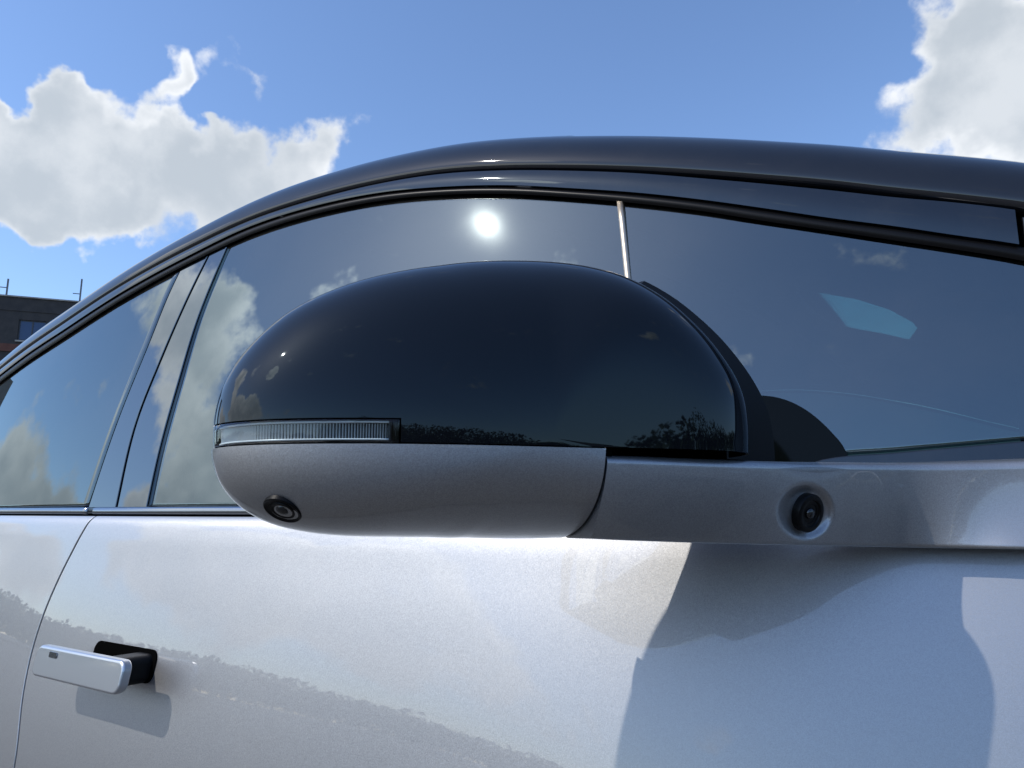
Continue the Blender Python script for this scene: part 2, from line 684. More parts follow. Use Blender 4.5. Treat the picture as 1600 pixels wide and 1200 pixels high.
def glass_pane(name, left, right, zlo, zhi, nu, nv):
    bm = patch(y_up, left, right, zlo, zhi, nu, nv)
    o = car_part(name, bm, [M_GLASS, M_GLASS_IN], smooth=180, th=.004)
    o.modifiers['solid'].material_offset = 1
    o.modifiers['solid'].material_offset_rim = 1
    return o


g = .0012
front_window = glass_pane('front_door_window', shift(LC, g), lambda v: lerp(.27, .02, v ** .8), zFrontLo, lambda x: zSeal(x) + .002, 90, 40)
rear_window = glass_pane('rear_door_window', lambda v: lerp(-2.05, -1.85, v), shift(LA, -g), zWinLo, lambda x: zSeal(x) + .002, 60, 30)
car_part('rear_pillar_cover', patch(y_up, shift(LA, g), shift(LB, -.0032), zWinLo, lambda x: zSeal(x) + .001, 8, 30, -.0006), M_PILLAR, th=.003, bev=.0012, smooth=60)
car_part('front_pillar_cover', patch(y_up, shift(LB, .0032), shift(LC, -g), zWinLo, lambda x: zSeal(x) + .001, 8, 30, -.0012), M_PILLAR, th=.003, bev=.0012, smooth=60)
car_part('quarter_window', patch(y_up, const(-2.55), lambda v: lerp(-2.09, -1.89, v), zWinLo, lambda x: zSeal(x) + .001, 20, 12), M_PILLAR, th=.003)
# dark backing behind the pillar covers and the shut gaps
car_part('pillar_backing', patch(y_up, shift(LA, -.03), shift(LC, .03), const(ZB - .02), lambda x: zSeal(x) + .02, 8, 20, .010), M_DARK, th=.01)


def strip(name, fn, zl, zh, x0, x1, mat, off=0.0, th=.008, bev=.002, nu=260, nv=4, crown=0.0, mirror=True):
    rows = []
    for i in range(nv + 1):
        v = i / nv
        row = []
        for j in range(nu + 1):
            x = lerp(x0, x1, j / nu)
            z = lerp(zl(x), zh(x), v)
            row.append((x, fn(x, z) + off - crown * math.sin(math.pi * v), z))
        rows.append(row)
    bm, _ = grid_bm(rows)
    return car_part(name, bm, mat, th=th, bev=bev, smooth=60, mirror=mirror)


x_fr = on_surf(1590, 360, y_up).x
strip('window_seal', y_up, zSeal, zSealT, -2.6, x_fr + .012, M_RUBBER, off=-.0035, th=.01, crown=.0025, nv=6, bev=.001)
# window frame moulding: a gently crowned gloss strip
strip('window_frame', y_up, lambda x: zSealT(x) + .0008, lambda x: zGapB(x), -2.6, x_fr, M_TRIM, off=-.007, th=.012, crown=.0015, nv=10, bev=.002)
strip('roof_gap_seal', y_up, lambda x: zGapB(x) - .006, lambda x: zGapT(x) + .006, -2.6, .5, M_DARK, off=.006, th=.004, bev=None)
# front pillar beyond the frame
strip('front_pillar', y_up, zFrontLo, lambda x: zGapB(x), x_fr + .016, .42, M_ROOF, off=-.002, th=.01, bev=.002, nu=40, nv=8)
strip('pillar_trim', y_up, lambda x: zSealT(x) - .001, lambda x: zGapB(x) - .003, x_fr + .0035, x_fr + .0125, M_TRIM, off=-.004, th=.008, bev=.0012, nu=6, nv=3)

strip('pillar_backing', y_up, lambda x: zFrontLo(x), lambda x: zGapB(x) + .004, x_fr - .012, x_fr + .06, M_DARK, off=.009, th=.002, bev=None, nu=8)
# --- roof: starts at the gap, turns over a rounded cant and runs to the centre line
ROOF_T = [(0, 80), (.012, 66), (.028, 47), (.045, 33), (.07, 22), (.12, 14), (.3, 8), (.6, 4), (1.2, 0)]


def roof_rows(x0, x1, nx):
    rows = []
    for i in range(nx + 1):
        x = lerp(x0, x1, i / nx)
        z = zGapT(x)
        y = y_up(x, z) - .005
        row = [(x, y + .004, z - .004), (x, y, z)]
        s = 0
        W = YC - y
        sc = W / 1.0
        zz, yy = z, y
        while yy < YC - 1e-4:
            ds = .004 if s < .07 else .03
            a = R(interp(ROOF_T, s))
            ny = yy + math.cos(a) * ds
            if ny > YC:
                ds *= (YC - yy) / (ny - yy)
                ny = YC
            zz += math.sin(a) * ds
            yy = ny
            s += ds
            row.append((x, yy, zz))
            if len(row) > 60:
                break
        while len(row) < 56:
            row.append((x, YC, zz))
        rows.append(row[:56])
    return rows


XW = -.10     # header: where roof meets the windscreen on the side line
rr = roof_rows(-2.7, XW - .28, 120)
# cant rail continues forward as the front pillar, narrow
bm, _ = grid_bm(rr)
rr2 = [r[:16] for r in roof_rows(XW - .28, .46, 60)]
grid_bm(rr2, bm=bm)
bmesh.ops.remove_doubles(bm, verts=bm.verts[:], dist=1e-5)
car_part('roof', bm, M_ROOF, th=.004, smooth=60)
# windscreen: from the cant rails across
rows = []
for r in roof_rows(XW - .285, .46, 40):
    p = Vector(r[15])
    row = []
    for j in range(13):
        v = j / 12
        row.append((p.x + .26 * math.sin(v * math.pi / 2), lerp(p.y, YC, v), p.z + .05 * (1 - (1 - v) ** 2) - .012))
    rows.append(row)
bm, _ = grid_bm(rows)
o = car_part('windscreen', bm, [M_GLASS, M_GLASS_IN], smooth=180, th=.004)
o.modifiers['solid'].material_offset = 1
o.modifiers['solid'].material_offset_rim = 1

# --- belt trim and doors
SEAM = [on_surf(a, b, y_door) for a, b in [(137, 818), (92, 903), (66, 965), (48, 1024), (35, 1090), (27, 1163)]]
SEAMT = sorted([(p.z, p.x) for p in SEAM])
SEAMT = [(.30, SEAMT[0][1] - .012), (.55, SEAMT[0][1] - .010)] + SEAMT
xseam = lambda z: interp(SEAMT, z)
zDoorLo = const(.32)
xb = on_surf(152, 798, y_up).x


def door_bm(xl, xr, zlo, zhi, nu, nv):
    """door skin: rows dense near the shoulder"""
    rows = []
    hs = [0, .0008, .0018, .003, .0045, .0062, .008, .010, .0125, .0155, .019, .023, .028]
    base = .028
    n2 = nv
    for j in range(1, n2 + 1):
        hs.append(base + (zhi - zlo(0) - base) * (j / n2) ** 1.25)
    for hh in hs:
        z = zhi - hh
        row = []
        for j in range(nu + 1):
            x = lerp(xl(z), xr(z), j / nu)
            row.append((x, y_door(x, z), z))
        rows.append(row)
    bm, _ = grid_bm(rows[::-1])
    return bm


GAP = .0016
ZFOOT = lambda x: ZB - .0185
front_door = car_part('front_door', door_bm(lambda z: xseam(z) + GAP, const(.30), zDoorLo, ZD, 120, 60), M_PAINT, th=.006, bev=.0012, smooth=60)
rear_door = car_part('rear_door', door_bm(const(-2.0), lambda z: xseam(z) - GAP, zDoorLo, ZD, 60, 60), M_PAINT, th=.006, bev=.0012, smooth=60)
# belt moulding, split at the door gap
for nm, xa, xc in (('belt_moulding', xb + .0012, .3), ('belt_moulding', -2.0, xb - .0012)):
    rows = []
    prof = [(.004, .0055), (-.0015, .0062), (-.0042, .0045), (-.005, .0015), (-.005, -.002), (-.002, -.0045), (.004, -.005)]
    for dy, dz in prof[::-1]:
        rows.append([(lerp(xa, xc, j / 80), plan(lerp(xa, xc, j / 80)) + .003 + dy, ZB + .0005 + dz) for j in range(81)])
    bm, _ = grid_bm(rows)
    car_part(nm, bm, M_SATIN, th=.001, smooth=60)

# body under the skins: dark inner shell so gaps read dark
rows = []
for i in range(20):
    z = lerp(.30, ZB, i / 19)
    rows.append([(x, y_door(x, z) + .012, z) for x in [lerp(-2.1, .33, j / 40) for j in range(41)]])
bm, _ = grid_bm(rows)
car_part('door_inner_shell', bm, M_DARK, th=.02)


# --- front wing, rear quarter with wheel arches
def arch(x, cx, r, lo):
    d = abs(x - cx)
    if d >= r:
        return lo
    return max(lo, .36 + math.sqrt(r * r - d * d))


def ztop_front(x):
    return ZD - max(0, x - .3) * .05 - max(0, x - .7) ** 2 * .22


def zt_rear(x):
    return ZD + 0.02 * max(0, -2 - x)


FAX, RAX, WR = .78, -2.17, .37


def side_panel(name, xs, zlo, zhi, mat=M_PAINT):
    rows = []
    nv = 40
    for i in range(nv + 1):
        v = (i / nv)
        v = 1 - (1 - v) ** 1.6
        row = []
        for x in xs:
            z = lerp(zlo(x), zhi(x), v)
            row.append((x, y_door(x, min(z, ZD)) + max(0, z - ZD) * .5, z))
        rows.append(row)
    bm, _ = grid_bm(rows)
    return car_part(name, bm, mat, th=.006, smooth=60)


xs = [lerp(.304, 1.5, j / 120) for j in range(121)]
side_panel('front_wing', xs, lambda x: arch(x, FAX, WR + .04, .30 + max(0, x - 1.2) * .2), ztop_front)
xs = [lerp(-3.3, -2.004, j / 120) for j in range(121)]
side_panel('rear_quarter', xs, lambda x: arch(x, RAX, WR + .04, .32 + max(0, -2.9 - x) * .3), zt_rear)
# sill
rows = []
for z, o_ in ((.20, .03), (.22, -.0), (.28, -.015), (.318, -.012)):
    rows.append([(x, y_door(x, .32) + o_, z) for x in [lerp(-1.75, .36, j / 20) for j in range(21)]])
bm, _ = grid_bm(rows)
car_part('sill', bm, M_MATTE, th=.01)

# bonnet, boot lid, bumpers: half surfaces, repeated on the far side
rows = []
for i in range(25):
    x = lerp(.47, 1.5, i / 24)
    z0 = ztop_front(x)
    y0 = y_door(x, z0)
    rows.append([(x, lerp(y0, YC, (j / 16)), z0 + .075 * math.sin(min(1, j / 16 * 1.1) * math.pi / 2) * (1 - .3 * i / 24)) for j in range(17)])
bm, _ = grid_bm(rows)
car_part('bonnet', bm, M_PAINT, th=.004, smooth=60)
rows = []
for i in range(17):
    x = lerp(-3.3, -2.66, i / 16)
    z0 = zt_rear(x)
    y0 = y_door(x, ZD) + .02
    rows.append([(x, lerp(y0, YC, (j / 16)), z0 + (.06 + .02 * i / 16) * math.sin(j / 16 * math.pi / 2)) for j in range(17)])
bm, _ = grid_bm(rows)
car_part('boot_lid', bm, M_PAINT, th=.004, smooth=60)
for nm, xe, sg in (('front_bumper', 1.5, 1), ('rear_bumper', -3.3, -1)):
    rows = []
    for i in range(17):
        z = lerp(.25, (ztop_front(xe) if sg > 0 else zt_rear(xe)), i / 16)
        y0 = y_door(xe, z)
        row = []
        for j in range(13):
            v = j / 12
            row.append((xe + sg * .22 * math.sin(v * math.pi / 2) * (1 - .5 * (z - .6) ** 2), lerp(y0, YC, 1 - math.cos(v * math.pi / 2) if v < 1 else 1), z + (.06 * v if i == 16 else 0)))
        rows.append(row)
    bm, _ = grid_bm(rows)
    car_part(nm, bm, M_PAINT, th=.004, smooth=60)
    bm = bmesh.new()
    box_bm(bm, (xe - .02 if sg > 0 else xe - .12, .18, .70), (xe + .12 if sg > 0 else xe + .02, .60, .76))
    car_part('headlight' if sg > 0 else 'tail_light', bm, M_CLEAR if sg > 0 else principled('red_lens', (.4, .01, .01), .1), bev=.01)

# wheels
for cx in (FAX, RAX):
    bm = bmesh.new()
    prof = [(.23, .0), (.33, .0), (.355, .015), (.36, .04), (.36, .20), (.35, .225), (.23, .225)]
    rows = []
    for r_, y_ in prof:
        rows.append([(cx + r_ * math.cos(a), -.075 + y_ + .03, .36 + r_ * math.sin(a)) for a in [k / 64 * 2 * math.pi for k in range(64)]])
    bm, _ = grid_bm(rows, closed=True, bm=bm)
    w = car_part('wheel', bm, M_TYRE, smooth=50)
    bm = bmesh.new()
    for k in range(10):
        m = Matrix.Rotation(k / 10 * 2 * math.pi, 4, 'Y')
        box_bm(bm, (-.018, -.03, .04), (.018, .0, .235), rot=m, org=(cx, .0, .36))
    rows = [[(cx + r_ * math.cos(a), y_, .36 + r_ * math.sin(a)) for a in [q / 48 * 2 * math.pi for q in range(48)]] for r_, y_ in
            ((.06, -.035), (.0601, .03))]
    grid_bm(rows, closed=True, bm=bm)
    rows = [[(cx + r_ * math.cos(a), y_, .36 + r_ * math.sin(a)) for a in [q / 64 * 2 * math.pi for q in range(64)]] for r_, y_ in
            ((.24, -.042), (.225, -.03), (.22, .1))]
    grid_bm(rows, closed=True, bm=bm)
    bmesh.ops.translate(bm, verts=bm.verts[:], vec=-CAR_ORG)
    rim = obj_bm('rim', bm, M_RIM, w, 40)
    # dark wheel housing
    rows = [[(cx + (WR + .05) * math.cos(a), y_, .36 + (WR + .05) * math.sin(a)) for a in [lerp(-.2, math.pi + .2, q / 24) for q in range(25)]] for y_ in (-.0, .35)]
    bm, _ = grid_bm(rows)
    bm.faces.new([v for v in bm.verts if abs(v.co.y - .35) < 1e-4])
    car_part('wheel_housing', bm, M_DARK, smooth=None)
    bm = bmesh.new()
    box_bm(bm, (cx - .2, .02, .26), (cx + .2, .06, .46))
# underbody
bm = bmesh.new()
box_bm(bm, (-3.2, .12, .2), (1.4, 1.82, .30))
car_part('underbody', bm, M_DARK, mirror=False, smooth=None)

# ------------------------------------------------------------------ cabin
bm = bmesh.new()
rows = []
for r in roof_rows(-2.6, XW - .30, 30):
    p0 = Vector(r[6])
    rows.append([(p0.x, lerp(p0.y + .015, YC, j / 8), r[12][2] - .045 + .02 * j / 8) for j in range(9)])
bm, _ = grid_bm(rows)
car_part('headliner', bm, M_HEAD, th=.01)


def rounded(name, a, b, mat, bev, mirror=True, rot=None, org=None):
    bm = bmesh.new()
    box_bm(bm, a, b, rot=rot, org=org)
    return car_part(name, bm, mat, bev=bev, smooth=180, mirror=mirror)


rows = [[(x, y_door(x, .9) + .07 + dy, z) for x in [lerp(-1.9, .30, j / 40) for j in range(41)]] for z, dy in ((.32, .02), (.5, 0), (.8, .0), (.95, -.01), (.975, -.035))]
bm, _ = grid_bm(rows)
car_part('door_card', bm, M_SEAT, th=.02)
for cx in (-.78, -1.70):
    bm = bmesh.new()
    box_bm(bm, (-.27, .20, .52), (.27, .78, .66), org=(cx + .1, 0, 0))
    m = Matrix.Rotation(R(-22), 4, 'Y')
    box_bm(bm, (-.07, -.27, 0), (.07, .27, .58), rot=m, org=(cx - .17, .50, .62))
    s = car_part('seat', bm, M_SEAT, bev=.05, smooth=180)
    bm = bmesh.new()
    box_bm(bm, (-.045, -.13, .62), (.045, .13, .78), rot=m, org=(cx - .17, .50, .58))
    bmesh.ops.translate(bm, verts=bm.verts[:], vec=-CAR_ORG)
    hr = obj_bm('headrest', bm, M_SEAT, s, 180)
    bevel_mod(hr, .04)
# glass header between the roof skin and the curved windscreen, and an added dark lining, its opening shaped to leave one bright patch
ra = [Vector(p) for p in roof_rows(XW - .285, XW - .28, 1)[0]]
hr_rows = []
for j in range(15, 56):
    p = ra[j]
    v = min(1, max(0, (p.y - ra[15].y) / (YC - ra[15].y)))
    hr_rows.append([(p.x + .262 * math.sin(v * math.pi / 2) * q / 6, p.y, lerp(p.z, lerp(ra[15].z, ra[15].z + .05, 1 - (1 - v) ** 2) - .010, (q / 6) ** 2)) for q in range(7)])
bm, _ = grid_bm(hr_rows)
bmesh.ops.remove_doubles(bm, verts=bm.verts[:], dist=1e-6)
car_part('glass_header', bm, M_GLASS_HEAD, th=.004, smooth=180)
ZLIN = 1.365
loopo = []
y0_, y1_ = ra[15].y + .01, 2 * YC - ra[15].y - .01
for k in range(25):
    y = lerp(y0_, y1_, k / 24)
    v = 1 - abs(y - YC) / (YC - ra[15].y)
    loopo.append((XW - .285 + .262 * math.sin(v * math.pi / 2), y))
loopo += [(-.75, y1_), (-.75, y0_)]
hole = []
for px, py in [(1243, 455), (1290, 459), (1340, 468), (1390, 484), (1425, 503), (1445, 524), (1451, 537), (1420, 533), (1380, 524), (1330, 515), (1295, 505), (1270, 490), (1254, 472)]:
    d = ray(px, py)
    t = (ZLIN - CAM.z) / d.z
    p = CAM + d * t
    hole.append((p.x, p.y))
bm = bmesh.new()
es = []
for lp in (loopo, hole):
    vs = [bm.verts.new((x, y, ZLIN)) for x, y in lp]
    es += [bm.edges.new((vs[i], vs[(i + 1) % len(vs)])) for i in range(len(vs))]
bmesh.ops.triangle_fill(bm, use_beauty=True, use_dissolve=False, edges=es)
car_part('added_dark_lining', bm, M_BLOCKER, th=.004, mirror=False)
# dark panel added inside the windscreen to block light seen through it
rows = []
for r in roof_rows(XW - .285, .40, 24):
    p = Vector(r[15])
    rows.append([(p.x + .26 * math.sin(j / 12 * math.pi / 2) - .035, lerp(p.y + .02, YC, j / 12), p.z + .05 * (1 - (1 - j / 12) ** 2) - .05) for j in range(13)])
bm, _ = grid_bm(rows)
car_part('windscreen_blocker', bm, M_BLOCKER, th=.004)
# dashboard
bm = bmesh.new()
box_bm(bm, (.12, .12, .62), (.52, 1.82, .95))
car_part('dashboard', bm, M_SEAT, bev=.05, smooth=180, mirror=False)
# steering wheel on the far side
bm = bmesh.new()
rows = []
for k in range(49):
    a = k / 48 * 2 * math.pi
    c = Vector((0, math.cos(a) * .18, math.sin(a) * .18))
    rows.append([c + Vector((math.cos(b) * .014, math.cos(a) * math.sin(b) * .014, math.sin(a) * math.sin(b) * .014)) for b in [q / 8 * 2 * math.pi for q in range(8)]])
grid_bm(rows, closed=True, bm=bm)
box_bm(bm, (-.01, -.17, -.03), (.02, .17, .03))
bmesh.ops.rotate(bm, verts=bm.verts[:], cent=(0, 0, 0), matrix=Matrix.Rotation(R(-22), 4, 'Y'))
bmesh.ops.translate(bm, verts=bm.verts[:], vec=(.02, 1.42, .93))
car_part('steering_wheel', bm, M_SEAT, mirror=False)
# pale strip added on the outside of the glass, bright like a sunlit belt edge
pa, pb = on_surf(969, 312, lambda x, z: y_up(x, z) - .0014), on_surf(1018, 786, lambda x, z: y_up(x, z) - .0014)
bm = bmesh.new()
rows = []
for k in range(13):
    p = pa.lerp(pb, k / 12)
    rows.append([(p.x - .0014, p.y, p.z), (p.x - .001, p.y - .001, p.z), (p.x + .0012, p.y - .0008, p.z), (p.x + .0014, p.y + .001, p.z)])
bm, _ = grid_bm(rows)
car_part('pale_window_strip', bm, M_PALE_STRIP, mirror=False, th=.002, smooth=180)

# ------------------------------------------------------------------ door handle
hand = empty('door_handle', parent=car)
near_parts.append(hand)
hc = [on_surf(a, b, lambda x, z: y_door(x, z) - .044) for a, b in ((60, 1003), (193, 1037), (183, 1091), (47, 1053))]
hx0 = (hc[0].x + hc[3].x) / 2
hx1 = (hc[1].x + hc[2].x) / 2
hz = [p.z for p in hc]
hzt, hzb = (hz[0] + hz[1]) / 2, (hz[2] + hz[3]) / 2
print('HANDLE', hx0, hx1, hzt, hzb, hz)


def sub_part(name, bm, mat, parent, smooth=35, th=None, bev=None, recalc=False, seg=3, off=-1):
    bmesh.ops.translate(bm, verts=bm.verts[:], vec=-CAR_ORG)
    o = obj_bm(name, bm, mat, parent, smooth, recalc)
    if th:
        solid_mod(o, th, off)
    if bev:
        bevel_mod(o, bev, seg)
    return o


def rounded_slab(x0, x1, z0, z1, yf, yb, rad, slope=0.0, seg=8):
    """slab with rounded corners in the x-z plane, front at yf(x, z), back at yb(x, z)"""
    pts = []
    for cx, cz, a0 in ((x1 - rad, z1 - rad, 0), (x0 + rad, z1 - rad, 90), (x0 + rad, z0 + rad, 180), (x1 - rad, z0 + rad, 270)):
        for k in range(seg + 1):
            a = R(a0 + 90 * k / seg)
            pts.append((cx + rad * math.cos(a), cz + rad * math.sin(a)))
    bm = bmesh.new()
    f = [bm.verts.new((x, yf(x, z), z)) for x, z in pts]
    b = [bm.verts.new((x, yb(x, z), z)) for x, z in pts]
    bm.faces.new(f[::-1])
    bm.faces.new(b)
    n = len(pts)
    for i in range(n):
        bm.faces.new((f[i], f[(i + 1) % n], b[(i + 1) % n], b[i]))
    bmesh.ops.recalc_face_normals(bm, faces=bm.faces[:])
    return bm


zm = (hzt + hzb) / 2
xrc = on_surf(240, 1055, y_door).x
yref = lambda x: y_door(x, zm)
grip = sub_part('grip', rounded_slab(hx0, hx1, hzb, hzt, lambda x, z: yref(x) - .044 - (z - zm) * -.17, lambda x, z: yref(x) - .034 + (z - zm) * .17, .010), M_HANDLE, hand, bev=.0028, smooth=40)
sub_part('pivot_arm', rounded_slab(hx1 - .055, xrc - .006, hzb + .001, hzt - .002, lambda x, z: yref(x) - .0335 + (z - zm) * .17, lambda x, z: y_door(x, z) + .002, .008), M_MATTE, hand, bev=.003, smooth=40)
sub_part('recess', rounded_slab(hx0 + .035, xrc, hzb + .001, hzt + .002, lambda x, z: y_door(x, z) - .0012, lambda x, z: y_door(x, z) + .003, .010), M_DARK, hand, smooth=None)
# small key slot mark on the grip
sub_part('key_mark', rounded_slab(hx0 + .030, hx0 + .046, zm + .0055, zm + .0115, lambda x, z: yref(x) - .0446 + (z - zm) * .17, lambda x, z: yref(x) - .042, .0015, seg=3), M_SATIN, hand, bev=.0004)

# ------------------------------------------------------------------ wing mirror
mir = empty('wing_mirror', parent=car)
near_parts.append(mir)
PA = Vector((-.3416, -.24, 0))
PB = Vector((-.154, .012, 0))
E = (PB - PA).normalized()
NRM = Vector((E.y, -E.x, 0))
ZUP = Vector((0, 0, 1))


def on_plane(px, py, w=0.0):
    d = ray(px, py)
    t = ((PA + NRM * w) - CAM).dot(NRM) / d.dot(NRM)
    p = CAM + d * t
    return (p - PA).dot(E), p.z


def mp(s, w, z):
    return Vector((PA.x, PA.y, 0)) + E * s + NRM * w + Vector((0, 0, z))


def spline_closed(pts, n):
    """closed Catmull-Rom resampled by angle about the centre"""
    out = []
    m = len(pts)
    for i in range(m):
        p0, p1, p2, p3 = pts[i - 1], pts[i], pts[(i + 1) % m], pts[(i + 2) % m]
        for k in range(24):
            t = k / 24
            q = []
            for c in (0, 1):
                q.append(.5 * (2 * p1[c] + (-p0[c] + p2[c]) * t + (2 * p0[c] - 5 * p1[c] + 4 * p2[c] - p3[c]) * t * t + (-p0[c] + 3 * p1[c] - 3 * p2[c] + p3[c]) * t ** 3))
            out.append(tuple(q))
    return out


OUTER = [(333, 690), (336, 645), (349, 602), (374, 560), (408, 521), (450, 487), (500, 460), (560, 438), (620, 424), (700, 412), (770, 407), (850, 408),
         (920, 415), (985, 430), (1045, 460), (1100, 503), (1145, 550), (1183, 605), (1203, 655), (1211, 720), (1205, 790), (1170, 828), (1100, 836), (1000, 838), (880, 838),
         (800, 839), (720, 838), (620, 837), (530, 834), (470, 827), (420, 814), (380, 792), (350, 760), (336, 725)]
COVER = [(333, 690), (336, 645), (349, 602), (374, 560), (408, 521), (450, 487), (500, 460), (560, 438), (620, 424), (700, 412), (770, 407), (850, 408),
         (915, 415), (975, 431), (1030, 460), (1080, 500), (1120, 545), (1150, 590), (1166, 640), (1171, 715), (1165, 790), (1140, 828), (1090, 836), (1000, 838), (880, 838),
         (800, 839), (720, 838), (620, 837), (530, 834), (470, 827), (420, 814), (380, 792), (350, 760), (336, 725)]
CPX = (800, 702)
NT = 288


def radii(traced):
    """target image radius about CPX for each of NT angles"""
    pts = spline_closed(traced, 0)
    an = sorted((math.atan2(y - CPX[1], x - CPX[0]), math.hypot(x - CPX[0], y - CPX[1])) for x, y in pts)
    res = []
    m = len(an)
    for k in range(NT):
        a = -math.pi + 2 * math.pi * (k + .5) / NT
        lo = None
        for i in range(m):
            if an[i][0] > a:
                break
        else:
            i = 0
        p, q = an[i - 1], an[i]
        da = (q[0] - p[0]) % (2 * math.pi)
        t = ((a - p[0]) % (2 * math.pi)) / da if da > 1e-9 else 0
        res.append((a, lerp(p[1], q[1], t)))
    return res


rc = radii(COVER)
ro = radii(OUTER)
WF = .068


def w_edge(a):
    # the inboard rim of the cover stands forward of the mid plane
    return .024 * max(0, math.cos(a)) ** 1.5


cs, cz = on_plane(*CPX)
NR = 72


def cover_point(k, r, scale, wf=WF):
    a, rad = rc[k]
    w0 = w_edge(a)
    rr_ = rad * scale[k]
    s, z = on_plane(CPX[0] + rr_ * math.cos(a), CPX[1] + rr_ * math.sin(a), w0)
    w = w0 + (wf - w0) * max(0, 1 - r ** (2.5 + 7.0 * max(0, math.cos(a)) ** 2 * min(1, max(0, 2.2 - max(0, a) / .07)))) ** .52
    return mp(cs + (s - cs) * r, w, cz + (z - cz) * r)


RS = [math.sin(i / NR * math.pi / 2) for i in range(NR + 1)]
scale = [1.0] * NT
for _ in range(5):
    # widest seen radius per direction, compared with the traced one
    best = [0.0] * NT
    for k in range(NT):
        for i in range(NR // 3, NR + 1, 2):
            x, y = proj(cover_point(k, RS[i], scale))
            a = math.atan2(y - CPX[1], x - CPX[0])
            q = int((a + math.pi) / (2 * math.pi) * NT) % NT
            best[q] = max(best[q], math.hypot(x - CPX[0], y - CPX[1]))
    for k in range(NT):
        b = max(best[k - 1], best[k], best[(k + 1) % NT]) if best[k] == 0 else best[k]
        if b:
            scale[k] *= 1 + .8 * (rc[k][1] / b - 1)
    scale = [(scale[k - 2] + scale[k - 1] + scale[k] + scale[(k + 1) % NT] + scale[(k + 2) % NT]) / 5 for k in range(NT)]


def shell(grow=0.0):
    rows = []
    for i in range(1, NR + 1):
        rows.append([cover_point(k, RS[i], scale) for k in range(NT)])
    bm, vs = grid_bm(rows[::-1], closed=True)
    c = bm.verts.new(mp(cs, WF, cz))
    last = vs[-1]
    for j in range(NT):
        bm.faces.new((last[j], last[(j + 1) % NT], c))
    bmesh.ops.recalc_face_normals(bm, faces=bm.faces[:])
    bm.normal_update()
    f = max(bm.faces, key=lambda f: f.calc_center_median().dot(NRM))
    if f.normal.dot(NRM) < 0:
        bmesh.ops.reverse_faces(bm, faces=bm.faces[:])
    if grow:
        bm.normal_update()
        for v in bm.verts:
            v.co += v.normal * grow
    return bm


def cut(bm, co, no, keep=None):
    """split along a plane; keep='+' keeps the side the normal points to"""
    bmesh.ops.bisect_plane(bm, geom=bm.verts[:] + bm.edges[:] + bm.faces[:], dist=1e-7, plane_co=co, plane_no=no,
                           clear_inner=(keep == '+'), clear_outer=(keep == '-'))


# surface point of the shell under a pixel (march the line of sight)
def shell_hit(px, py):
    best = None
    for k in range(0, NT):
        for i in range(0, NR + 1, 2):
            p = cover_point(k, RS[i] if i else 0.0, scale)
            x, y = proj(p)
            d = (x - px) ** 2 + (y - py) ** 2
            if best is None or d < best[0]:
                best = (d, p)
    return best[1]


p_seam = shell_hit(620, 696)
Z_SEAM = p_seam.z
p_top = shell_hit(600, 652)
Z_LENS = p_top.z
p_le = shell_hit(616, 676)
S_LENS = (p_le - PA).dot(E)
pa_ = shell_hit(945, 714)
pb_ = shell_hit(878, 838)
split_dir = (pb_ - pa_).normalized()
SPLIT_N = split_dir.cross(NRM).normalized()
if SPLIT_N.dot(E) < 0:
    SPLIT_N = -SPLIT_N
print('MIRROR', Z_SEAM, Z_LENS, S_LENS, pa_, pb_, SPLIT_N, NRM)

# upper black cover (lens corner cut away)
bm = shell()
cut(bm, (0, 0, Z_SEAM + .0004), (0, 0, 1), '+')
cut(bm, (0, 0, Z_LENS + .0004), (0, 0, 1))
cut(bm, PA + E * (S_LENS + .0004), E)
dele = [f for f in bm.faces if f.calc_center_median().z < Z_LENS + .0004 and (f.calc_center_median() - PA).dot(E) < S_LENS + .0004]
bmesh.ops.delete(bm, geom=dele, context='FACES')
sub_part('upper_cover', bm, M_BLACK, mir, smooth=60, th=.0016, bev=.0007)
# indicator lens
bm = shell()
cut(bm, (0, 0, Z_SEAM + .0004), (0, 0, 1), '+')
cut(bm, (0, 0, Z_LENS - .0004), (0, 0, 1), '-')
cut(bm, PA + E * (S_LENS - .0004), E, '-')
o = sub_part('indicator_lens', bm, [M_CLEAR, M_GLASS_IN], mir, smooth=60, th=.001)
o.modifiers['solid'].material_offset = 1
# light guide with fine upright ribs, and a dark tray behind it
def band(z0, z1, inset, s1, ribs, amp, s0=None):
    rows = []
    nrow = 5
    n = ribs * 6
    for i in range(nrow):
        z = lerp(z0, z1, i / (nrow - 1))
        row = []
        for j in range(n + 1):
            # walk along the lens from the inner end to the outer tip
            row.append((j / n, z))
        rows.append(row)
    return rows, n


core = shell(-.0022)
core.verts.ensure_lookup_table()
from mathutils.bvhtree import BVHTree
bvh = BVHTree.FromBMesh(core)
bv0 = shell()
bvh0 = BVHTree.FromBMesh(bv0)


def plan_curve(z, tree, n, s1):
    """points along the shell at height z from the inner lens end to behind the tip"""
    cen = mp(.14, -.005, 0)
    cen.z = z
    pin = mp(s1, 0, 0)
    pts = []
    # directions swept from the inner end round the nose
    d0 = None
    for q in range(n + 1):
        t = q / n
        # aim angle measured from NRM towards -E
        a0 = math.atan2(s1 - .14, .063)
        a = lerp(a0, -math.pi / 2 + .04, t)
        d = NRM * math.cos(a) + E * math.sin(a)
        hit = tree.ray_cast(cen + d * .2, -d)
        if hit[0] is not None:
            pts.append((hit[0], hit[1], d))
    return pts


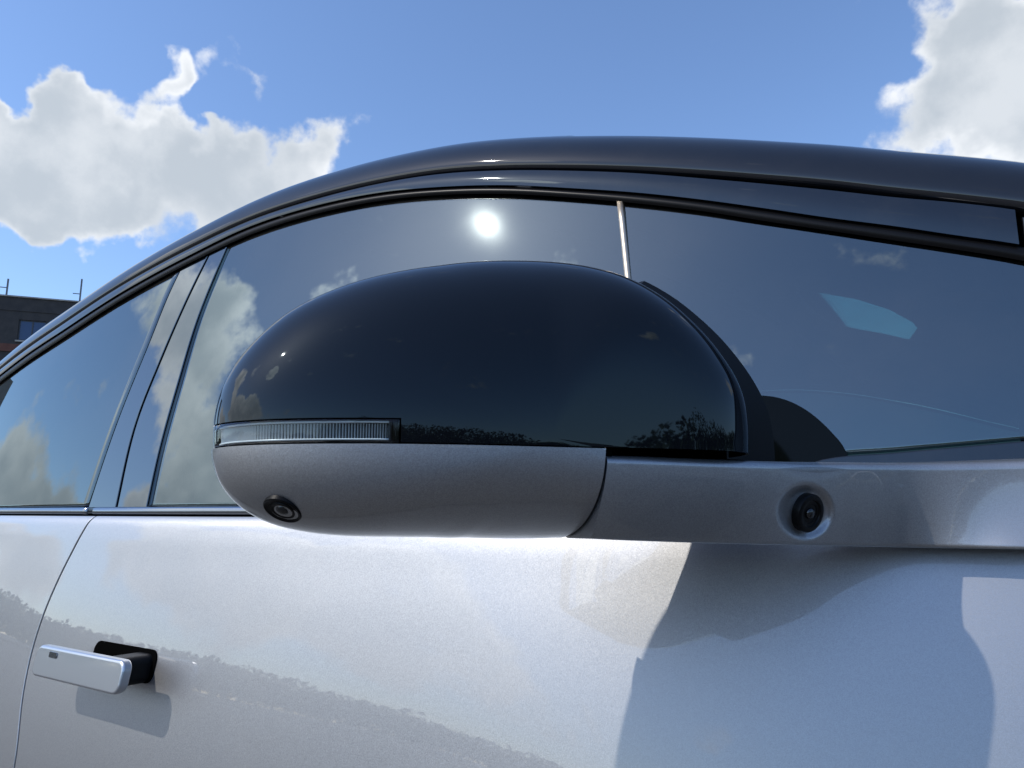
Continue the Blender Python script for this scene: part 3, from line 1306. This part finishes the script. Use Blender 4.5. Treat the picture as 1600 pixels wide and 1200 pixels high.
def lens_layer(z0, z1, inset, ribs, amp, s1, t_end=1.0, nz=4):
    n = ribs * 6 if ribs else 60
    rows = []
    for i in range(nz + 1):
        z = lerp(z0, z1, i / nz)
        pts = plan_curve(z, bvh0, n, s1)
        pts = pts[:int(len(pts) * t_end)]
        row = []
        for j, (p, nn, d) in enumerate(pts):
            nn2 = Vector((nn.x, nn.y, 0)).normalized()
            rip = amp * (1 - abs(2 * ((j / 6) % 1) - 1)) ** .7 if ribs else 0
            row.append(p - nn2 * (inset - rip))
        rows.append(row)
    m = min(len(r) for r in rows)
    rows = [r[:m] for r in rows]
    bm, _ = grid_bm(rows)
    bmesh.ops.recalc_face_normals(bm, faces=bm.faces[:])
    bm.normal_update()
    f = bm.faces[:][len(bm.faces) // 2]
    if f.normal.dot(f.calc_center_median() - mp(.14, -.005, Z_SEAM)) < 0:
        bmesh.ops.reverse_faces(bm, faces=bm.faces[:])
    return bm


ZL = Z_LENS - Z_SEAM
def ribs(z0, z1, count, s1, t_end):
    """fine upright ribs of the light guide, joined as one part"""
    bm = bmesh.new()
    lo = plan_curve(z0, bvh0, count * 4, s1)
    hi = plan_curve(z1, bvh0, count * 4, s1)
    m = int(min(len(lo), len(hi)) * t_end)
    for q in range(1, m - 4, 4):
        for (ia, ib, ins) in ((q, q + 2, .0036),):
            cs_ = []
            for line in (lo, hi):
                for idx in (ia, (ia + ib) // 2, ib):
                    p, nn, d = line[idx]
                    nn2 = Vector((nn.x, nn.y, 0)).normalized()
                    cs_.append(p - nn2 * (ins + (.0012 if idx != (ia + ib) // 2 else 0)))
            v = [bm.verts.new(c) for c in cs_]
            bm.faces.new((v[0], v[1], v[4], v[3]))
            bm.faces.new((v[1], v[2], v[5], v[4]))
    bmesh.ops.recalc_face_normals(bm, faces=bm.faces[:])
    return bm


tag(sub_part('light_guide_ribs', ribs(Z_SEAM + ZL * .20, Z_LENS - ZL * .16, 66, S_LENS - .003, .98), M_LAMPREF, mir, smooth=None, th=.0006), kind='stuff')
sub_part('indicator_tray', lens_layer(Z_SEAM + .0002, Z_LENS - .0002, .0068, 0, 0, S_LENS - .001), M_LAMPBACK, mir, smooth=60, th=.001)
for zc in (Z_LENS - ZL * .10, Z_SEAM + ZL * .18):
    sub_part('chrome_line', lens_layer(zc - .0004, zc + .0004, .0028, 0, 0, S_LENS - .002, .97, 2), M_LAMPREF, mir, smooth=60, th=.003)

# lower painted housing
bm = shell(.0009)
cut(bm, (0, 0, Z_SEAM - .0004), (0, 0, 1), '-')
cut(bm, pa_ - SPLIT_N * .0007, SPLIT_N, '-')
sub_part('lower_housing', bm, M_PAINT, mir, smooth=60, th=.0022, bev=.0014, seg=4)

# dark inner core that shows in the seams, closed behind by the rim
bmesh.ops.reverse_faces(core, faces=[])
bm = core.copy()
cut(bm, (0, 0, Z_LENS + .0006), (0, 0, 1), '+')
sub_part('inner_shell', bm, M_DARK, mir, smooth=60)
bm = core
cut(bm, (0, 0, Z_SEAM - .0006), (0, 0, 1), '-')
cut(bm, pa_ + SPLIT_N * .004, SPLIT_N, '-')
sub_part('inner_shell', bm, M_DARK, mir, smooth=60)
bv0.free()


# matte rim between the cover and the mirror glass
def rim_loop(k, w, rel, blend):
    a, rad = rc[k]
    w0 = w_edge(a)
    rr_ = rad * scale[k]
    s, z = on_plane(CPX[0] + rr_ * math.cos(a), CPX[1] + rr_ * math.sin(a), w0)
    pc = Vector((s, w0, z))
    a2, rad2 = ro[k]
    rr2_ = rad2 * (scale[k] if abs(rad2 - rad) < 6 else 1.0) - (4 if abs(rad2 - rad) < 6 else 0)
    wr = w_edge(a) * .45 - .004
    s2, z2 = on_plane(CPX[0] + rr2_ * math.cos(a), CPX[1] + rr2_ * math.sin(a), wr)
    po = Vector((s2, wr, z2))
    q = pc.lerp(po, blend)
    q = Vector((cs + (q.x - cs) * rel, q.y, cz + (q.z - cz) * rel))
    p = mp(q.x, q.y, q.z)
    if w > -.003:
        return p + NRM * w
    nose = max(0, -math.cos(a))
    inn = max(0, math.cos(a))
    back = Vector((-.38 - .14 * abs(math.sin(a)) - .52 * inn, .10 + .40 * nose, 0))
    return p + back * (-w)


rows = []
for w, rel, bl in ((-.0016, .985, 0), (-.0012, .997, .10), (-.0014, 1.0, .35), (-.001, 1, .75), (0, 1, 1), (-.006, 1.0, 1), (-.020, 1.0, 1), (-.045, .995, 1), (-.085, .98, 1), (-.108, .965, 1), (-.113, .955, 1), (-.113, .94, 1), (-.104, .93, 1), (-.104, .90, 1)):
    rows.append([rim_loop(k, w, rel, bl) for k in range(NT)])
bm, _ = grid_bm(rows, closed=True)
bmesh.ops.recalc_face_normals(bm, faces=bm.faces[:])
cut(bm, (0, 0, Z_SEAM - .0004), (0, 0, 1))
cut(bm, pa_, SPLIT_N)
bmesh.ops.delete(bm, geom=[f for f in bm.faces if f.calc_center_median().z < Z_SEAM - .0004 and (f.calc_center_median() - pa_).dot(SPLIT_N) > 0], context='FACES')
sub_part('rear_rim', bm, M_MATTE, mir, smooth=50)
bm = bmesh.new()
vs = [bm.verts.new(rim_loop(k, -.1045, .925, 1)) for k in range(NT)]
bm.faces.new(vs)
bm = bmesh.new()
vs = [bm.verts.new(rim_loop(k, -.0022, .988, 0)) for k in range(NT)]
vc = bm.verts.new(mp(cs, 0, cz))
for k in range(NT):
    bm.faces.new((vs[k], vs[(k + 1) % NT], vc))
sub_part('light_stop_plate', bm, M_DARK, mir, smooth=None)  # unseen plate added to stop sun leaking through the hollow housing
bm = bmesh.new()
vs = [bm.verts.new(rim_loop(k, -.1045, .925, 1)) for k in range(NT)]
bm.faces.new(vs)
sub_part('mirror_glass', bm, M_MIRROR, mir, smooth=None, th=.003)

# arm from the split to the door shoulder
ARM_TOP = [(880, 706), (945, 711), (1000, 713), (1100, 717), (1211, 721), (1300, 722), (1400, 723), (1500, 722), (1600, 719), (1700, 716)]
ARM_BOT = [(860, 838), (945, 843), (1050, 847), (1150, 850), (1250, 852), (1350, 854), (1450, 856), (1600, 858), (1700, 860)]
# plan path of the arm's front face: pixel column -> distance outboard of the belt plane
q0 = bvh_y = pa_.y
sec = []
tree2 = BVHTree.FromBMesh(shell(.0009))
for yy in range(712, 840, 4):
    pass


def shell_y(px, py):
    d = ray(px, py).normalized()
    hit = tree2.ray_cast(CAM, d)
    return hit[0].y if hit[0] is not None else None


print('Y split', [shell_y(945, 720), shell_y(930, 750), shell_y(905, 790), shell_y(885, 825), shell_y(1000, 720), shell_y(1100, 720), shell_y(1160, 730)])
yS = {k: shell_y(k, 725) for k in (860, 900, 945, 1000, 1060)}
dY = {k: on_surf(k, 850, y_door).y for k in (1500, 1560, 1620, 1700, 1850, 2000)}
ARM_Y = [(860, yS[860]), (945, yS[945]), (1060, yS[1060]), (1200, -.046), (1330, .018), (1430, dY[1500] - .034), (1520, dY[1500] - .015), (1640, dY[1620] - .008), (1760, dY[1700] - .004), (1900, dY[1850] + .008), (2000, dY[2000] + .016)]
print('DY', dY, yS)
print('DY', dY, yS)


def arm_point(px, v):
    """px: column on the top edge; v: 0 top .. 1 bottom"""
    pt = interp(ARM_TOP, px)
    pb2 = interp(ARM_BOT, px)
    py = lerp(pt, pb2, v)
    lean = 0
    y0 = interp(ARM_Y, px)
    amt = interp([(860, 1), (1000, 1), (1300, .75), (1420, .40), (1500, -.25), (1570, -.75), (1680, -.8), (1850, 0), (2000, 0)], px)
    # rounded top edge, gentle tuck-in towards the bottom, small bottom radius
    tuck = .0
    if v < .10:
        tuck += .006 * (1 - math.sqrt(max(0, 1 - (1 - v / .10) ** 2)))
    tuck += amt * .014 * v ** 2.0 + .001 * v
    if v > .95:
        tuck += .002 * (1 - math.sqrt(max(0, 1 - ((v - .95) / .05) ** 2)))
    d = ray(px, py)
    y = y0 + tuck
    t = (y - CAM.y) / d.y
    return CAM + d * t


lens_c = (1258, 799)


def build_arm():
    cols = [lerp(905, 1960, j / 460) for j in range(461)]
    vs_ = []
    nv = 84
    for i in range(nv + 1):
        v = i / nv
        v = v if .1 < v < .93 else v
        vs_.append(v)
    vs_ = sorted(set([0, .004, .010, .018, .028, .04, .055] + vs_ + [.96, .97, .98, .987, .993, .997, 1]))
    rows = []
    for v in vs_:
        row = []
        for c in cols:
            p = arm_point(c, v)
            x, y = proj(p)
            # dished recess around the side camera
            r = math.hypot((x - lens_c[0]), (y - lens_c[1]))
            dep = 0
            if r < 47:
                dep = .0062 * (1 - min(1, max(0, (r - 29) / 18)) ** 2 * (3 - 2 * min(1, max(0, (r - 29) / 18))))
            p = p + Vector((-.25, .97, 0)) * dep
            row.append(p)
        rows.append(row)
    top = rows[0]
    bot = rows[-1]
    # top face, rear face and underside
    back = Vector((-.045, .030, 0))
    def bk(p, c, amt):
        f = interp([(900, 1), (1300, .9), (1500, .5), (1850, .1)], c)
        q = p + Vector((-.052 * f, .028 * f * (1 if c < 1400 else .6), 0)) * amt
        return q
    t2 = [bk(p, c, .6) + Vector((0, 0, .0012)) for p, c in zip(top, cols)]
    t3 = [bk(p, c, 1.0) - Vector((0, 0, .004)) for p, c in zip(top, cols)]
    b3 = [bk(p, c, .85) + Vector((0, 0, .004)) for p, c in zip(bot, cols)]
    b2 = [bk(p, c, .5) - Vector((0, 0, .0004)) for p, c in zip(bot, cols)]
    allr = [t3, t2] + rows + [b2, b3]
    bm, vs = grid_bm(allr + [t3])
    bmesh.ops.remove_doubles(bm, verts=bm.verts[:], dist=1e-6)
    bmesh.ops.recalc_face_normals(bm, faces=bm.faces[:])
    return bm


bm = build_arm()
cut(bm, pa_ + SPLIT_N * .0007, SPLIT_N, '+')
es = [e for e in bm.edges if e.is_boundary]
bmesh.ops.holes_fill(bm, edges=es)
bmesh.ops.recalc_face_normals(bm, faces=bm.faces[:])
sub_part('arm', bm, M_PAINT, mir, smooth=42)


# lenses
def disc_rings(center, axis, up, prof, n=48, sx=1.0):
    axis = axis.normalized()
    r_ = up.cross(axis).normalized()
    u_ = axis.cross(r_)
    rows = []
    for rad, hgt in prof:
        rows.append([center + r_ * (rad * math.cos(a)) * sx + u_ * (rad * math.sin(a)) + axis * hgt for a in [k / n * 2 * math.pi for k in range(n)]])
    bm, vs = grid_bm(rows, closed=True)
    c = bm.verts.new(center + axis * prof[-1][1])
    for j in range(n):
        bm.faces.new((vs[-1][j], vs[-1][(j + 1) % n], c))
    bmesh.ops.recalc_face_normals(bm, faces=bm.faces[:])
    return bm


# side camera in the arm
vv = 0.62
best = min(((proj(arm_point(c, v / 60)), c, v / 60) for c in range(1230, 1290, 2) for v in range(20, 55)), key=lambda q: (q[0][0] - lens_c[0]) ** 2 + (q[0][1] - lens_c[1]) ** 2)
pc = arm_point(best[1], best[2]) + Vector((-.25, .97, 0)) * .0057
n_arm = (arm_point(best[1] + 6, best[2]) - arm_point(best[1] - 6, best[2])).cross(arm_point(best[1], best[2] - .05) - arm_point(best[1], best[2] + .05)).normalized()
if n_arm.y > 0:
    n_arm = -n_arm
rad = 30.5 / FPX * (pc - CAM).dot(F)
b = disc_rings(pc, n_arm, ZUP, [(rad, -.004), (rad, .0034), (rad * .95, .0042), (rad * .80, .0046), (rad * .70, .0044), (rad * .66, .0036), (rad * .52, .0034), (rad * .5, .0030), (rad * .30, .0030)])
cam_b = sub_part('side_camera', b, M_RUBBER, mir, smooth=40)
b = disc_rings(pc + n_arm * .003, n_arm, ZUP, [(rad * .30, 0), (rad * .28, .001), (rad * .2, .0018), (rad * .1, .0022)])
sub_part('camera_lens', b, M_LENSB, mir, smooth=80)

# lower camera near the nose of the housing
d = ray(441, 798).normalized()
hit = tree2.ray_cast(CAM, d)
p2, n2 = hit[0], hit[1]
if n2.dot(d) > 0:
    n2 = -n2
print('LOWCAM', p2, n2)
rad = .0088
axis2 = (n2 + Vector((0, 0, -.1))).normalized()
b = disc_rings(p2 - axis2 * .0012, axis2, ZUP, [(rad * 1.08, -.003), (rad * 1.08, .0012), (rad * 1.02, .0017), (rad * .95, .0014), (rad * .88, .0011), (rad * .72, .0010), (rad * .70, .0014), (rad * .62, .0015), (rad * .55, .0012), (rad * .36, .0006)])
sub_part('lower_camera', b, M_RUBBER, mir, smooth=40)
b = disc_rings(p2 - axis2 * .0004, axis2, ZUP, [(rad * .36, 0), (rad * .32, .0008), (rad * .2, .0013), (rad * .1, .0015)])
sub_part('camera_lens', b, M_LENSB, mir, smooth=80)

# black patch added on the glass, painting in the mirror housing's reflection
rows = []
REFL = [(1180, 617), (1215, 621), (1245, 632), (1275, 652), (1300, 676), (1318, 698), (1330, 722)]
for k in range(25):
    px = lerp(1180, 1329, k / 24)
    pyt = interp(REFL, px)
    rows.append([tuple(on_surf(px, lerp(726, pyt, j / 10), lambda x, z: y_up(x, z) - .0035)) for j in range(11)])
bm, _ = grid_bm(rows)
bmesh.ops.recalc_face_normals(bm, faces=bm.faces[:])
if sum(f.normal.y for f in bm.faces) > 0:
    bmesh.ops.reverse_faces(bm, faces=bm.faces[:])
car_part('mirror_reflection_patch', bm, principled('reflection_black', (.002, .003, .003), .08, 0, IOR=1.22), th=.004, bev=.0012, smooth=60)
# dark fillet under the front window, behind the mirror foot
bm = patch(lambda x, z: y_up(x, z) - .006, lambda v: on_surf(1270, 721, y_up).x, const(.26), const(ZB + .002), lambda x: interp(FIL, x) - .0006, 50, 6)
car_part('mirror_fillet', bm, M_TRIM, th=.01, bev=.0015, smooth=60)
# ------------------------------------------------------------------ far side of the car
MMESH = {}


def mirror_copy(o, parent):
    c = o.copy()
    if o.data is not None:
        shade_it = 'door_window' in o.name
        me = o.data.copy()
        me.transform(Matrix.Scale(-1, 4, (0, 1, 0)))
        me.flip_normals()
        c.data = me
        if shade_it:
            me.materials[0] = M_GLASS_DARK
    C.objects.link(c)
    c.parent = parent
    for ch in list(o.children):
        mirror_copy(ch, c)
    return c


for o in near_parts:
    mirror_copy(o, car)

# ------------------------------------------------------------------ surroundings
# ground
def ground_material():
    m = principled('asphalt', (.06, .06, .06), .9)
    t = m.node_tree
    p = t.nodes['Principled BSDF']
    tco = N(t, 'ShaderNodeTexCoord')
    a = N(t, 'ShaderNodeTexNoise')
    a.inputs['Scale'].default_value = .35
    a.inputs['Detail'].default_value = 10
    L(t, tco.outputs['Object'], a.inputs['Vector'])
    b_ = N(t, 'ShaderNodeTexNoise')
    b_.inputs['Scale'].default_value = 120
    b_.inputs['Detail'].default_value = 3
    L(t, tco.outputs['Object'], b_.inputs['Vector'])
    f = M(t, 'ADD', M(t, 'MULTIPLY', a.outputs['Fac'], .7), M(t, 'MULTIPLY', b_.outputs['Fac'], .3))
    r = N(t, 'ShaderNodeValToRGB')
    r.color_ramp.elements[0].position = .3
    r.color_ramp.elements[0].color = (.055, .053, .050, 1)
    r.color_ramp.elements[1].position = .7
    r.color_ramp.elements[1].color = (.10, .096, .09, 1)
    L(t, f, r.inputs[0])
    L(t, r.outputs[0], p.inputs['Base Color'])
    bu = N(t, 'ShaderNodeBump')
    bu.inputs['Distance'].default_value = .004
    L(t, b_.outputs['Fac'], bu.inputs['Height'])
    L(t, bu.outputs[0], p.inputs['Normal'])
    return m


bm = bmesh.new()
rows = [[(lerp(-600, 600, i / 24), lerp(-600, 600, j / 24), 0) for i in range(25)] for j in range(25)]
grid_bm(rows, bm=bm)
g_ = obj_bm('ground', bm, ground_material(), None, None)
tag(g_, kind='structure')

# woodland that rings the car park
def leaf_material(name, a, b_):
    m = principled(name, a, .6)
    t = m.node_tree
    p = t.nodes['Principled BSDF']
    tco = N(t, 'ShaderNodeTexCoord')
    n_ = N(t, 'ShaderNodeTexNoise')
    n_.inputs['Scale'].default_value = .6
    n_.inputs['Detail'].default_value = 6
    L(t, tco.outputs['Object'], n_.inputs['Vector'])
    mx = N(t, 'ShaderNodeMix', data_type='RGBA')
    L(t, MR(t, n_.outputs['Fac'], .35, .65), mx.inputs[0])
    mx.inputs[6].default_value = (*a, 1)
    mx.inputs[7].default_value = (*b_, 1)
    L(t, mx.outputs[2], p.inputs['Base Color'])
    return m


M_LEAF = leaf_material('woodland_leaves', (.035, .055, .018), (.075, .10, .03))
verts, faces = [], []
rnd = random.Random(3)


def crown(cx, cy, w, hgt, n, leaf=1.0):
    for _ in range(n):
        while True:
            q = Vector((rnd.uniform(-1, 1), rnd.uniform(-1, 1), rnd.uniform(-1, 1)))
            if .25 < q.length < 1:
                break
        lump = 1 + .28 * noise.noise(Vector((q.x * 2 + cx, q.y * 2 + cy, q.z * 2)))
        c = Vector((cx + q.x * w * lump, cy + q.y * w * lump, hgt * .58 + q.z * hgt * .42 * lump))
        s = rnd.uniform(.3, .65) * w / 5 * leaf
        a, b2 = rnd.uniform(0, 6.28), rnd.uniform(-1.2, 1.2)
        u = Vector((math.cos(a), math.sin(a), rnd.uniform(-.4, .4))) * s
        v = Vector((-math.sin(a) * math.cos(b2), math.cos(a) * math.cos(b2), math.sin(b2))) * s
        i = len(verts)
        verts.extend([c - u, c + v, c + u, c - v])
        faces.append((i, i + 1, i + 2, i + 3))


nt = 0
a = 0.0
while a < 360:
    aa = (a + 180) % 360 - 180
    dist = 95 + 20 * noise.noise(Vector((a * .03, 0, 0)))
    w = rnd.uniform(3.5, 6.5)
    hgt = (6.0 + 3.0 * noise.noise(Vector((a * .05, 3, 0))) + rnd.uniform(-1.5, 2.0))
    if aa < -85:
        hgt = 5.6 + 2.2 * noise.noise(Vector((a * .06, 5, 0))) + rnd.uniform(-.4, .5)
        w = rnd.uniform(4.5, 6.5)
    if -75 < aa < 45:
        dist *= .62
        hgt = 7.5 + 5.5 * noise.noise(Vector((a * .045, 7, 0))) + rnd.uniform(-1, 1.5)
    elif 45 <= aa < 140:
        hgt *= .55
    x, y = dist * math.cos(R(a)), dist * math.sin(R(a))
    crown(x, y, w, hgt, 1100 if -75 < aa < 45 else 420, .55 if -75 < aa < 45 else .9)
    crown(x * .97, y * .97, w * .8, hgt * .55, 60)
    a += rnd.uniform(1.2, 2.2) if aa < -85 else rnd.uniform(1.6, 3.2)
    nt += 1
me = bpy.data.meshes.new('woodland')
me.from_pydata([tuple(v) for v in verts], [], faces)
me.materials.append(M_LEAF)
wd = bpy.data.objects.new('woodland', me)
C.objects.link(wd)
tag(wd, 'dark green belt of trees around the car park', 'woodland', kind='stuff')


# ------------------------------------------------------------------ apartment buildings
def wall_mat(name, a, b_, sc=1.5):
    m = principled(name, a, .85)
    t = m.node_tree
    p = t.nodes['Principled BSDF']
    tco = N(t, 'ShaderNodeTexCoord')
    n_ = N(t, 'ShaderNodeTexNoise')
    n_.inputs['Scale'].default_value = sc
    n_.inputs['Detail'].default_value = 8
    n_.inputs['Roughness'].default_value = .65
    L(t, tco.outputs['Object'], n_.inputs['Vector'])
    mx = N(t, 'ShaderNodeMix', data_type='RGBA')
    L(t, MR(t, n_.outputs['Fac'], .35, .7), mx.inputs[0])
    mx.inputs[6].default_value = (*a, 1)
    mx.inputs[7].default_value = (*b_, 1)
    L(t, mx.outputs[2], p.inputs['Base Color'])
    return m


M_WALL = wall_mat('brown_render', (.040, .036, .035), (.060, .052, .048))
M_BAND = wall_mat('brick_red_band', (.11, .042, .030), (.15, .06, .04))
M_CAPST = wall_mat('pale_coping', (.30, .28, .25), (.40, .37, .33))
M_FRAME = principled('dark_window_frame', (.05, .05, .055), .5)
M_PANE = principled('blue_window_pane', (.02, .05, .13), .05, 0, IOR=1.5)
M_METAL = principled('grey_metal', (.15, .15, .16), .5, .6)
M_WALL2 = wall_mat('grey_render', (.20, .19, .18), (.28, .27, .25))


def building(loc, rotz, W, D, storeys, bays, wall, band, label, sh=3.1, step=None):
    b = empty('apartment_building', loc)
    b.rotation_euler = (0, 0, rotz)
    tag(b, label, 'building')
    H = storeys * sh
    bay = W / bays
    # facade wall built as piers, spandrels so that the window openings are real
    bm = bmesh.new()
    box_bm(bm, (-W / 2, .35, 0), (W / 2, D, H))
    obj_bm('core', bm, M_WALL if wall is M_WALL else wall, b, None)
    bm = bmesh.new()
    ww = bay * .46
    for i in range(bays + 1):
        x = -W / 2 + i * bay
        hw = (bay - ww) / 2
        x0, x1 = max(-W / 2, x - hw), min(W / 2, x + hw)
        box_bm(bm, (x0, 0, 0), (x1, .348, H))
    obj_bm('wall', bm, wall, b, None)
    for s_ in range(storeys):
        bm = bmesh.new()
        z = s_ * sh
        for i in range(bays):
            xc = -W / 2 + (i + .5) * bay
            for za, zb_ in ((z, z + sh * .30), (z + sh * .80, z + sh - .002)):
                bm = bmesh.new()
                box_bm(bm, (xc - ww / 2 + .002, .003, za), (xc + ww / 2 - .002, .345, zb_))
                obj_bm('spandrel', bm, wall, b, None)
        bm = bmesh.new()
        box_bm(bm, (-W / 2 - .05, -.10, z + sh * .02), (W / 2 + .05, -.002, z + sh * .20))
        obj_bm('storey_band', bm, band, b, None)
    fm = bmesh.new()
    x0, x1, z0, z1 = -ww / 2 + .004, ww / 2 - .004, sh * .30 + .004, sh * .80 - .004
    for q in ((x0, x0 + .08, z0, z1), (x1 - .08, x1, z0, z1), (-.04, .04, z0 + .082, z1 - .082), (x0 + .082, x1 - .082, z0, z0 + .08), (x0 + .082, x1 - .082, z1 - .08, z1)):
        box_bm(fm, (q[0], .12, q[2]), (q[1], .2, q[3]))
    fme = bpy.data.meshes.new('window')
    fm.to_mesh(fme)
    fme.materials.append(M_FRAME)
    pm = bmesh.new()
    box_bm(pm, (x0 + .05, .15, z0 + .05), (x1 - .05, .165, z1 - .05))
    pme = bpy.data.meshes.new('pane')
    pm.to_mesh(pme)
    pme.materials.append(M_PANE)
    sm = bmesh.new()
    box_bm(sm, (x0 - .08, -.14, z0 - .12), (x1 + .08, -.002, z0 - .01))
    sme = bpy.data.meshes.new('sill')
    sm.to_mesh(sme)
    sme.materials.append(M_CAPST)
    for s_ in range(storeys):
        for i in range(bays):
            wn = bpy.data.objects.new('window', fme)
            C.objects.link(wn)
            wn.parent = b
            wn.location = (-W / 2 + (i + .5) * bay, 0, s_ * sh)
            for nm, dm in (('pane', pme), ('sill', sme)):
                q = bpy.data.objects.new(nm, dm)
                C.objects.link(q)
                q.parent = wn
    bm = bmesh.new()
    box_bm(bm, (-W / 2 - .05, -.05, H), (W / 2 + .05, D + .05, H + .28))
    obj_bm('roof_slab', bm, wall, b, None)
    bm = bmesh.new()
    box_bm(bm, (-W / 2 - .06, -.12, H + 1.002), (W / 2 + .06, .3, H + 1.10))
    obj_bm('coping', bm, M_CAPST, b, None)
    bm = bmesh.new()
    box_bm(bm, (-W / 2, -.02, H + .282), (W / 2, .2, H + 1.0))
    obj_bm('parapet', bm, wall, b, None)
    for k in range(max(2, int(W / 6))):
        x = -W / 2 + (k + .6) * 6 + (k % 2) * 1.3
        if x > W / 2 - 1:
            break
        bm = bmesh.new()
        r_ = .05
        box_bm(bm, (x - r_, 1.0, H + .282), (x + r_, 1.1, H + 2.1 + (k % 3) * .5))
        box_bm(bm, (x - .5, 1.02, H + 1.9), (x - r_ - .002, 1.06, H + 1.96))
        obj_bm('aerial', bm, M_METAL, b, None)
        if k % 2 == 0:
            bm = bmesh.new()
            box_bm(bm, (x + 1.2, 2.0, H + .282), (x + 2.5, 3.4, H + 1.5))
            obj_bm('roof_vent_box', bm, wall, b, None)
    return b


def ground_at(px, dist):
    d = ray(px, 600)
    d.z = 0
    d.normalize()
    return Vector((CAM.x, CAM.y, 0)) + d * dist


bp = ground_at(40, 62)
# facade faces back towards the camera, turned a little
dirb = (bp - Vector((CAM.x, CAM.y, 0))).normalized()
rz = math.atan2(dirb.y, dirb.x) - math.pi / 2
building(bp, rz + R(-14), 26, 12, 5, 7, M_WALL, M_BAND, 'dark brown apartment building with brick red bands beyond the roof of the car', sh=3.05)
b2 = building((-105, -4.5, 0), R(-90 + 4), 9, 9, 8, 3, M_WALL2, M_CAPST, 'tall grey apartment tower seen reflected in the nose of the wing mirror', sh=3.0)
